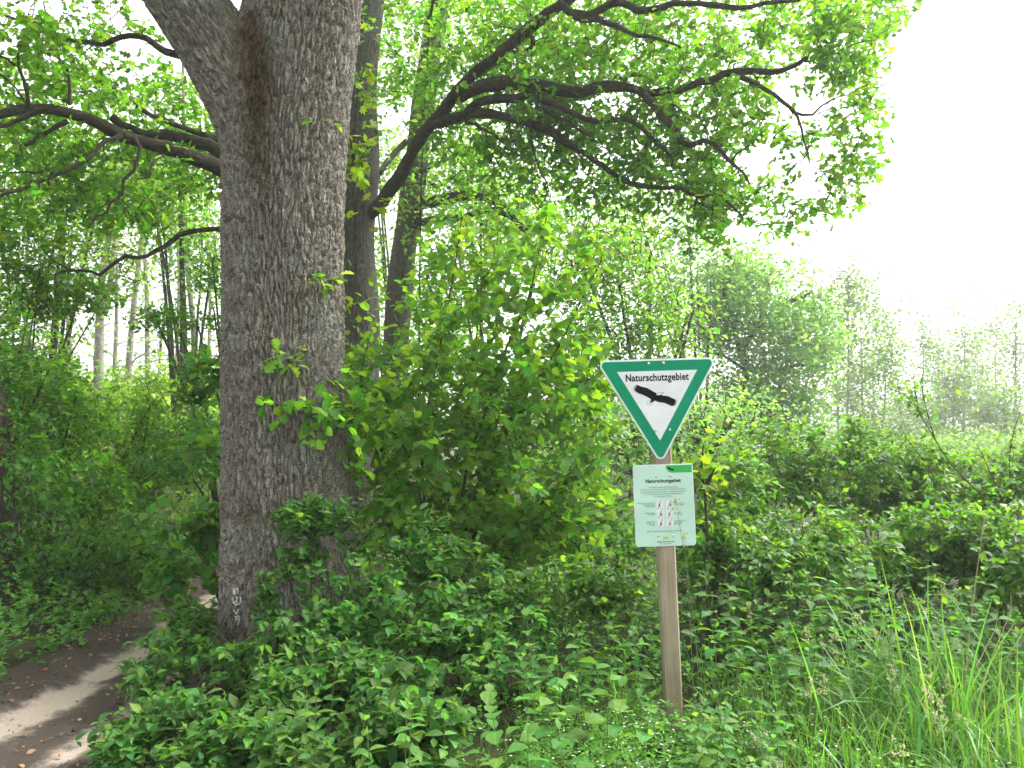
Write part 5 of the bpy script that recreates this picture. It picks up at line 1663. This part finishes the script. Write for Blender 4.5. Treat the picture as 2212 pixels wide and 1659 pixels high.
# ------------------------------------------------------------------ ground cover (stuff), herbs, grasses
def cover(name, pts, hts, t, mkey, size, k):
    """low leafy plants nobody could count: stems end in a whorl of leaves"""
    LV = Leaves()
    n = len(pts)
    for lv in range(k):
        f = (lv + 1) / k
        tip = pts + UP * (hts * f)[:, None] + rng.normal(size=(n, 3)) * np.array([.03, .03, .01])
        d = unit(UP + rng.normal(size=(n, 3)) * .3)
        cl_opposite(LV, tip, d, 2, .04, size * (1.05 - .25 * f), lift=.05, tilt=.4)
    p, Rm, z = LV.arrays()
    kk = clear_sign(p)
    p, Rm, z = p[kk], Rm[kk], z[kk]
    V, T = TM[t]
    W = p[:, None] + np.einsum('nij,kj->nki', Rm, V) * z[:, None, None]
    obj(name, mesh_np(name, W.reshape(-1, 3), [(T[None] + (np.arange(len(p)) * len(V))[:, None, None]).reshape(-1, 3)], M[mkey]), None, 'stuff')


def ground_pts(n, x0, x1, y0, y1, ok=None):
    out = np.stack([rng.uniform(x0, x1, n), rng.uniform(y0, y1, n)], 1)
    if ok is not None:
        out = out[ok(out[:, 0], out[:, 1])]
    return np.column_stack([out, ground_z(out[:, 0], out[:, 1])])


verge = lambda x, y: x < path_x(y) - .72 - .1 * vnoise(y * 2, y * 0, 91)
A = ground_pts(2600, -6.2, -2.0, 4.6, 12, verge)
dd = path_x(A[:, 1]) - .75 - A[:, 0]
cover('verge_plants', A, .10 + .34 * np.clip(dd / .8, 0, 1) * rng.uniform(.6, 1.3, len(A)), 'ovlite', 'nettle', .085, 3)
A = ground_pts(900, -3.5, 1.5, 6.5, 14, lambda x, y: (x > path_x(y) + .62) & (np.hypot(x + 1.77, y - 6.25) > .5))
cover('undergrowth', A, rng.uniform(.2, .6, len(A)), 'ovlite', 'nettle', .085, 3)
A = ground_pts(1500, -1.0, 4.6, 4.4, 7.4, lambda x, y: ~((np.abs(x - .9) < .12) & (y < 4.7)))
cover('undergrowth', A, rng.uniform(.2, .5, len(A)) + .2 * np.clip(A[:, 1] - 4.8, 0, 3), 'ovlite', 'nettle', .075, 3)
A = ground_pts(700, -1.6, 3.2, 3.0, 4.5)
cover('undergrowth', A, rng.uniform(.06, .2, len(A)), 'ovate', 'herb', .05, 2)
# cleaver-like fine plants with white specks in front of the sign
A = ground_pts(420, .05, 1.1, 3.4, 4.3)
cover('fine_herbs', A, rng.uniform(.1, .24, len(A)), 'ovlite', 'herb', .028, 5)
LV = Leaves()
A = np.concatenate([ground_pts(150, .05, 1.15, 3.3, 4.2), ground_pts(60, 1.0, 2.6, 3.4, 4.6), ground_pts(40, -.6, .1, 3.4, 3.9)]) + UP * .19
A[:, 2] += rng.uniform(-.04, .07, len(A))
for i in range(5):
    d = np.stack([np.cos(i * 1.2566 + rng.random(len(A)) * .3), np.sin(i * 1.2566 + rng.random(len(A)) * .3), np.full(len(A), .25)], 1)
    LV.add(A, unit(d), up_normals(len(A), .2), .007)
p, Rm, z = LV.arrays()
V, T = TM['petal']
W = p[:, None] + np.einsum('nij,kj->nki', Rm, V) * z[:, None, None]
obj('white_flowers', mesh_np('white_flowers', W.reshape(-1, 3), [(T[None] + (np.arange(len(p)) * len(V))[:, None, None]).reshape(-1, 3)], M['petal']), None, 'stuff')

# leaf litter on and beside the track
LV = Leaves()
A = ground_pts(2800, -4.2, -1.6, 2.8, 9, lambda x, y: rng.random(len(x)) < .12 + .85 * (np.abs(np.abs(x - path_x(y)) - .72) < .2) + .25 * (np.abs(x - path_x(y)) < .12))
A[:, 2] += .018
LV.add(A, rvec(len(A)) * np.array([1, 1, .25]), up_normals(len(A), .35), rng.uniform(.012, .05, len(A)))
p, Rm, z = LV.arrays()
V, T = TM['ovate']
W = p[:, None] + np.einsum('nij,kj->nki', Rm, V) * z[:, None, None]
obj('leaf_litter', mesh_np('leaf_litter', W.reshape(-1, 3), [(T[None] + (np.arange(len(p)) * len(V))[:, None, None]).reshape(-1, 3)], M['deadleaf']), None, 'stuff')


# small stones and crumbs on the track
A = ground_pts(900, -4.0, -1.4, 2.9, 8.5, lambda x, y: np.abs(x - path_x(y)) < .8)
oct_ = np.array([(1, 0, 0), (0, 1, 0), (-1, 0, 0), (0, -1, 0), (0, 0, .7), (0, 0, -.7)], float)
of = np.array([(0, 1, 4), (1, 2, 4), (2, 3, 4), (3, 0, 4), (1, 0, 5), (2, 1, 5), (3, 2, 5), (0, 3, 5)])
sz = .004 + .011 * rng.random(len(A)) ** 3
W = (A + UP * .008)[:, None] + oct_[None] * sz[:, None, None] * rng.uniform(.6, 1.4, (len(A), 6, 1))
M['stone'] = plain('path_stone', (.17, .145, .12), .9, .1, noise=(8, .5))
obj('pebbles', mesh_np('pebbles', W.reshape(-1, 3), [(of[None] + (np.arange(len(A)) * 6)[:, None, None]).reshape(-1, 3)], M['stone'], False), None, 'stuff')

# grass sward: joined blades
def sward(name, pts, h, mkey, curv=(0, 6)):
    V_, T_l, nb = [], [], 0
    for c in range(*curv):
        sel = rng.integers(curv[0], curv[1], len(pts)) == c
        P, H = pts[sel], h[sel]
        n = len(P)
        V, T = BLADES[c]
        a = rng.random(n) * 2 * np.pi
        Rz = np.zeros((n, 3, 3)); Rz[:, 0, 0] = np.cos(a); Rz[:, 0, 1] = -np.sin(a); Rz[:, 1, 0] = np.sin(a); Rz[:, 1, 1] = np.cos(a); Rz[:, 2, 2] = 1
        W = P[:, None] + np.einsum('nij,kj->nki', Rz, V) * H[:, None, None] * np.array([1, 1, 1])
        V_.append(W.reshape(-1, 3)); T_l.append((T[None] + (np.arange(n) * len(V))[:, None, None]).reshape(-1, 3) + nb); nb += n * len(V)
    obj(name, mesh_np(name, np.concatenate(V_), [np.concatenate(T_l)], M[mkey]), None, 'stuff')


A = ground_pts(5200, .9, 4.2, 2.7, 5.4, lambda x, y: (rng.random(len(x)) < np.clip((x - .7) * 1.0, .1, 1)) & ~((np.abs(x - .9) < .3) & (y < 4.9)))
sward('grass', A, rng.uniform(.16, .46, len(A)), 'grass')
A = ground_pts(900, -.2, 1.2, 3.0, 5.2, lambda x, y: ~((np.abs(x - .88) < .2) & (y < 4.9)))
sward('grass', A, rng.uniform(.12, .34, len(A)), 'grass')
A = ground_pts(700, -4.4, -2.8, 6.8, 9.5, verge)
sward('grass', A, rng.uniform(.2, .45, len(A)), 'grass', (2, 6))

BLME = [mesh_np('blade', V, [T], M['tallgrass']) for V, T in BLADES]
BLMG = [mesh_np('blade', V, [T], M['grass']) for V, T in BLADES]


def tuft(label, base, n, h, pool, spread, group=None, lo=0, hi=6, name='grass_tuft'):
    th = thing(name, label, 'grass', base, group)
    for i in range(n):
        o = bpy.data.objects.new('blade', pool[rng.integers(lo, hi)])
        COL.objects.link(o)
        o.parent = th
        o.location = (rng.normal() * spread, rng.normal() * spread, -.01)
        o.rotation_euler = (rng.normal() * .14, rng.normal() * .14, rng.random() * 6.28)
        hh = h * rng.uniform(.6, 1.12)
        o.scale = (min(1.0, .55 / hh + .35) * hh * rng.uniform(.8, 1.2), hh, hh)


TG2 = 'tall yellow-green grass clumps at right'
for (u, v, Y, n, h, lab) in ((2040, 1610, 4.05, 48, 1.08, 'tallest clump of arching yellow-green grass, in front of the hedge'), (1960, 1600, 4.25, 30, .95, 'yellow-green grass clump leaning left beside the tallest one'),
                             (2120, 1600, 4.2, 32, 1.0, 'yellow-green grass clump by the straw stalks'), (2090, 1640, 3.8, 26, .85, 'yellow-green grass clump in front, nearest the straw stalks'),
                             (1990, 1650, 3.8, 24, .75, 'short yellow-green grass clump below the tallest one')):
    tuft(lab, gpt(u, v, Y), int(n * 2.1), h * 1.05, BLME, .17, TG2, 0, 6)
TG3 = 'grass tufts among the herbs'
for (u, v, Y, n, h, lab) in ((1180, 1560, 4.6, 34, .55, 'bluish grass tuft in the dark gap left of the post'), (1345, 1560, 4.35, 40, .55, 'grass tuft standing close to the left side of the post'),
                             (1260, 1590, 4.2, 18, .4, 'small grass tuft between the seedlings left of the post'), (1560, 1560, 4.3, 22, .6, 'grass tuft with long stems just right of the post'),
                             (1640, 1590, 4.0, 30, .55, 'bent grass tuft right of the post among herbs'), (1750, 1640, 3.7, 40, .5, 'dense grass tuft at the bottom edge below the herbs'),
                             (1850, 1640, 3.7, 40, .55, 'dense grass tuft at the bottom edge under the tall clumps'), (2190, 1650, 3.7, 30, .6, 'grass tuft in the bottom right corner'),
                             (1700, 1560, 4.5, 24, .62, 'thin grass tuft rising among the nettles right of the post')):
    tuft(lab, gpt(u, v, Y), n, h, BLMG, .06, TG3, 0, 6)

# dry straw stalks at the right
SG = 'dry straw stalks by the tall grass'
for (p0, p1, lab) in (((2085, 1475), (2122, 1150), 'longest dry straw stalk at the right edge of the tall grass'), ((2096, 1478), (2150, 1360), 'short dry straw stalk leaning right'), ((2120, 1490), (2180, 1330), 'dry straw stalk leaning furthest right')):
    b = gpt(p0[0], 1600, 4.2)
    th = thing('straw_stalk', lab, 'plant', b, SG)
    tb = Tubes(); tb.add(smooth([b, at(*p0, 4.25), at((p0[0] + p1[0]) / 2 - 3, (p0[1] + p1[1]) / 2, 4.3), at(*p1, 4.35)], 12), np.linspace(.004, .002, 12), 5)
    obj('stalk', tb.mesh('stalk', M['straw'], b), th)
    tb = Tubes(); tb.add(smooth([at(*p1, 4.35), at(p1[0] + 4, p1[1] - 25, 4.36), at(p1[0] + 3, p1[1] - 50, 4.36)], 6), np.linspace(.003, .0008, 6), 4)
    obj('dry_head', tb.mesh('dry_head', M['straw'], b), th)


# flowering grasses with pale seed heads
def flower_grass(label, u, v, Y, hu, hv, nsp, sc, group, droop=1.0):
    b = gpt(u, v, Y)
    th = thing('flowering_grass', label, 'grass', b, group)
    top = at(hu, hv, Y - .05)
    mid = (b + top) / 2 + np.array([(b[0] - top[0]) * .12, 0, .05])
    Q = smooth([b, mid, top], 16)
    tb = Tubes(); tb.add(Q, np.linspace(.0022, .001, 16), 4)
    obj('stalk', tb.mesh('stalk', M['stem'], b), th)
    d = unit(Q[-1] - Q[-4])
    LV = Leaves()
    for i in range(nsp):
        c = top - d * .013 * i * sc + rvec(1)[0] * .012 * sc * (1 + .15 * i) - UP * .004 * droop
        k = 7
        LV.add(c + rng.normal(size=(k, 3)) * .0045 * sc, unit(d * 1.2 + rng.normal(size=(k, 3)) * .6), rvec(k), .011 * sc * rng.uniform(.7, 1.2, k))
    p, Rm, z = LV.arrays()
    V, T = TM['ovate']
    W = p[:, None] + np.einsum('nij,kj->nki', Rm, V) * z[:, None, None] - b
    obj('seed_head', mesh_np('seed_head', W.reshape(-1, 3), [(T[None] + (np.arange(len(p)) * len(V))[:, None, None]).reshape(-1, 3)], M['panicle']), th)


flower_grass('grass stalk with a loose seed head standing in front of the notice board', 1520, 1560, 4.2, 1458, 1070, 9, 1.0, None)
flower_grass('shorter seed head in front of the lower right corner of the notice board', 1500, 1560, 4.25, 1478, 1148, 6, .9, None)
Zb = lambda x, y: (1468.8 + .336 * x, 1105.9 + .336 * y)
FG = 'pale seed heads in the herb patch'
for i, (x, y, sc) in enumerate(((820, 725, 1.3), (915, 790, 1.0), (995, 765, 1.3), (1270, 735, 1.2), (1345, 790, 1.3), (1155, 650, 1.2), (920, 1050, 1.3), (835, 1090, 1.2), (1370, 985, 1.3), (1580, 1060, 1.6), (1715, 1065, 1.5), (1600, 1175, 1.6), (1690, 1190, 1.4),
                               (1560, 560, 1.1), (1640, 830, 1.1), (430, 580, 1.2), (445, 1420, 1.2), (545, 1430, 1.2), (600, 1590, 1.4), (1670, 1290, 1.4), (1800, 1310, 1.2), (1390, 1480, 1.5))):
    hu, hv = Zb(x, y)
    Y = np.interp(hv, [1250, 1650], [4.6, 3.5])
    flower_grass('flowering grass with a pale seed head among the herbs right of the post', hu + rng.uniform(-30, 30), 1600, Y, hu, hv, 6, sc, FG)


# single leafy herbs and seedlings
ORD = ['first', 'second', 'third', 'fourth', 'fifth', 'sixth', 'seventh', 'eighth', 'ninth', 'tenth', 'eleventh', 'twelfth', 'thirteenth', 'fourteenth', 'fifteenth', 'sixteenth', 'seventeenth', 'eighteenth', 'nineteenth', 'twentieth', 'twenty-first', 'twenty-second']


def name_rows(group, what, rows, anchor, rev=False):
    its = [o for o in bpy.data.objects if o.get('group') == group]
    its.sort(key=lambda o: -o.location.y)
    m = -(-len(its) // len(rows))
    for r, rn in enumerate(rows):
        row = sorted(its[r * m:(r + 1) * m], key=lambda o: o.location.x / o.location.y, reverse=rev)
        for i, o in enumerate(row):
            o['label'] = f'{what}, {ORD[i]} from {anchor} in the {rn} row'

def herb(name, label, base, h, pairs, size, t, mkey, group, lean_=(0, 0), alt=False, gap=1.0, cat='plant'):
    th = thing(name, label, cat, base, group)
    top = np.array([lean_[0], lean_[1], h])
    Q = smooth([np.zeros(3), top * .5 + np.array([-lean_[0] * .2, 0, 0]), top], 8)
    tb = Tubes(); tb.add(Q, np.linspace(.0028, .0013, 8), 4)
    obj('stem', tb.mesh('stem', M['stem'], (0, 0, 0)), th)
    me = leaf_mesh(t, mkey)
    az = rng.random() * 3.14
    for i in range(pairs):
        f = 1 - i * (.8 / pairs) * gap
        p = Q[min(7, max(0, int(round(f * 7))))] if i else Q[-1]
        p = np.array([np.interp(f, np.linspace(0, 1, 8), Q[:, k]) for k in range(3)])
        sf = (.55, .85, 1, 1.05, 1, .95)[min(i, 5)]
        for sg in ((0, np.pi) if not alt else (np.pi * (i % 2),)):
            a = az + sg + (0 if alt else i * np.pi / 2) + rng.normal() * .2
            el = (.9 if i == 0 else .25 - .05 * i) + rng.normal() * .12
            d = np.array([math.cos(a) * math.cos(el), math.sin(a) * math.cos(el), math.sin(el)])
            nrm = UP + rng.normal(size=3) * .25
            nrm = unit(nrm - d * (nrm @ d))
            Rm = np.stack([np.cross(d, nrm), d, nrm], -1) * size * sf * rng.uniform(.85, 1.2)
            o = bpy.data.objects.new('leaf', me)
            COL.objects.link(o); o.parent = th
            mm = np.eye(4); mm[:3, :3] = Rm; mm[:3, 3] = p
            o.matrix_basis = Matrix(mm.tolist())


# hazel seedlings with big round leaves at the bottom
for i in range(14):
    u = (1392, 1415, 1432, 1448, 1470, 1492, 1512, 1405, 1440, 1480, 1500, 1425, 1460, 1520)[i]
    herb('ground_herb', 'small leafy herb growing round the foot of the post', gpt(u, 1600, 4.05 + .35 * rng.random() if not 1430 < u < 1480 else 4.05 + .2 * rng.random()), rng.uniform(.12, .26), 4, .06, 'ovate', 'herb', 'small herbs round the post foot', (rng.normal() * .04, -.02))
HS = 'hazel seedlings left of the post'
for u, v, Y, h, k, s in ((1160, 1640, 3.9, .74, 8, .105), (1190, 1690, 3.5, .54, 7, .115), (1080, 1690, 3.55, .50, 7, .095), (1280, 1680, 3.6, .52, 7, .11), (1330, 1700, 3.6, .50, 7, .10), (1230, 1720, 3.35, .42, 6, .10),
                         (1140, 1720, 3.35, .40, 6, .105), (1000, 1700, 3.6, .44, 6, .085), (1385, 1700, 3.7, .42, 6, .085), (1060, 1640, 3.9, .58, 7, .09), (1310, 1640, 3.9, .56, 7, .10), (1220, 1660, 3.75, .56, 7, .105),
                         (1110, 1660, 3.7, .48, 6, .10), (1250, 1620, 4.1, .6, 7, .10), (1180, 1600, 4.1, .55, 7, .095), (1030, 1720, 3.4, .36, 5, .09), (1300, 1740, 3.3, .34, 5, .10), (1090, 1740, 3.3, .3, 5, .10)):
    herb('hazel_seedling', 'hazel seedling with big rounded pale leaves in the cluster left of the post foot', gpt(u, v, Y), h, k, s * .86, 'hazel', 'herb', HS, (rng.normal() * .04, -.05), alt=True, cat='seedling')
DS = 'dogwood shoots along the bottom edge'
for i in range(34):
    u = rng.uniform(560, 1020); Y = rng.uniform(3.15, 3.7)
    herb('dogwood_shoot', 'young dogwood shoot with paired pale leaves along the bottom edge left of the seedlings', gpt(u, 1700, Y), rng.uniform(.3, .56), 6, .080, 'ovate', 'herb', DS, (rng.normal() * .05, -.04), cat='shoot')
for i in range(20):
    u = rng.uniform(1490, 1680); Y = rng.uniform(3.3, 4.0)
    herb('dogwood_shoot', 'low shoot with paired rounded leaves at the foot of the post, right side', gpt(u, 1700, Y), rng.uniform(.22, .46), 6, .074, 'ovate', 'herb', 'leafy shoots right of the post foot', (rng.normal() * .05, -.04), cat='shoot')
for i in range(48):
    u = rng.uniform(1480, 2230); Y = rng.uniform(4.2, 5.6)
    herb('nettle', 'leafy nettle-like herb in the patch between post and tall grass', gpt(u, 1600, Y), rng.uniform(.45, .85), 7, .092, 'ovate', 'nettle', 'herbs between post and hedge', (rng.normal() * .07, -.05))
for i in range(16):
    u = rng.uniform(1020, 1390); Y = rng.uniform(4.2, 5.0)
    herb('nettle', 'leafy herb in the shaded patch between hazel and post', gpt(u, 1600, Y), rng.uniform(.35, .7), 7, .082, 'ovate', 'nettle', 'herbs between hazel and post', (rng.normal() * .06, -.05))
herb('leafy_shoot', 'upright shoot with one large rounded leaf at the top of the hedge', np.array([*at(1805, 1000, 7.2)[:2], float(ground_z(at(1805, 1000, 7.2)[0], 7.2))]), 2.02, 5, .12, 'hazel', 'hazel', None, (.0, -.1), alt=True, gap=.5, cat='shoot')

# dead twigs in the dark hollow
dt = gpt(905, 1640, 4.0)
th = thing('dry_twigs', 'bundle of dry grey twigs in the dark hollow at the bottom', 'twigs', dt)
for (a, b) in (((905, 1600), (940, 1480)), ((912, 1590), (962, 1490)), ((925, 1610), (1000, 1500)), ((890, 1600), (905, 1500)), ((900, 1580), (870, 1510))):
    tb = Tubes(); tb.add(smooth([dt, at(*a, 3.9), at(*b, 3.85)], 8), np.linspace(.004, .0015, 8), 4)
    obj('dry_twig', tb.mesh('dry_twig', M['drytwig'], dt), th)

name_rows(HS, 'hazel seedling with big rounded leaves', ['back', 'front'], 'the post', True)
name_rows(DS, 'young dogwood shoot with paired pale leaves', ['back', 'middle', 'front'], 'the track')
name_rows('leafy shoots right of the post foot', 'low shoot with rounded leaves', ['back', 'front'], 'the post')
name_rows('herbs between post and hedge', 'leafy nettle-like herb', ['rearmost', 'middle', 'front'], 'the post')
name_rows('herbs between hazel and post', 'leafy shaded herb', ['back', 'front'], 'the post', True)
name_rows('small herbs round the post foot', 'small leafy herb at the post foot', ['back', 'front'], 'the left end')
name_rows(FG, 'grass with pale seed head among herbs', ['back', 'front'], 'the post')
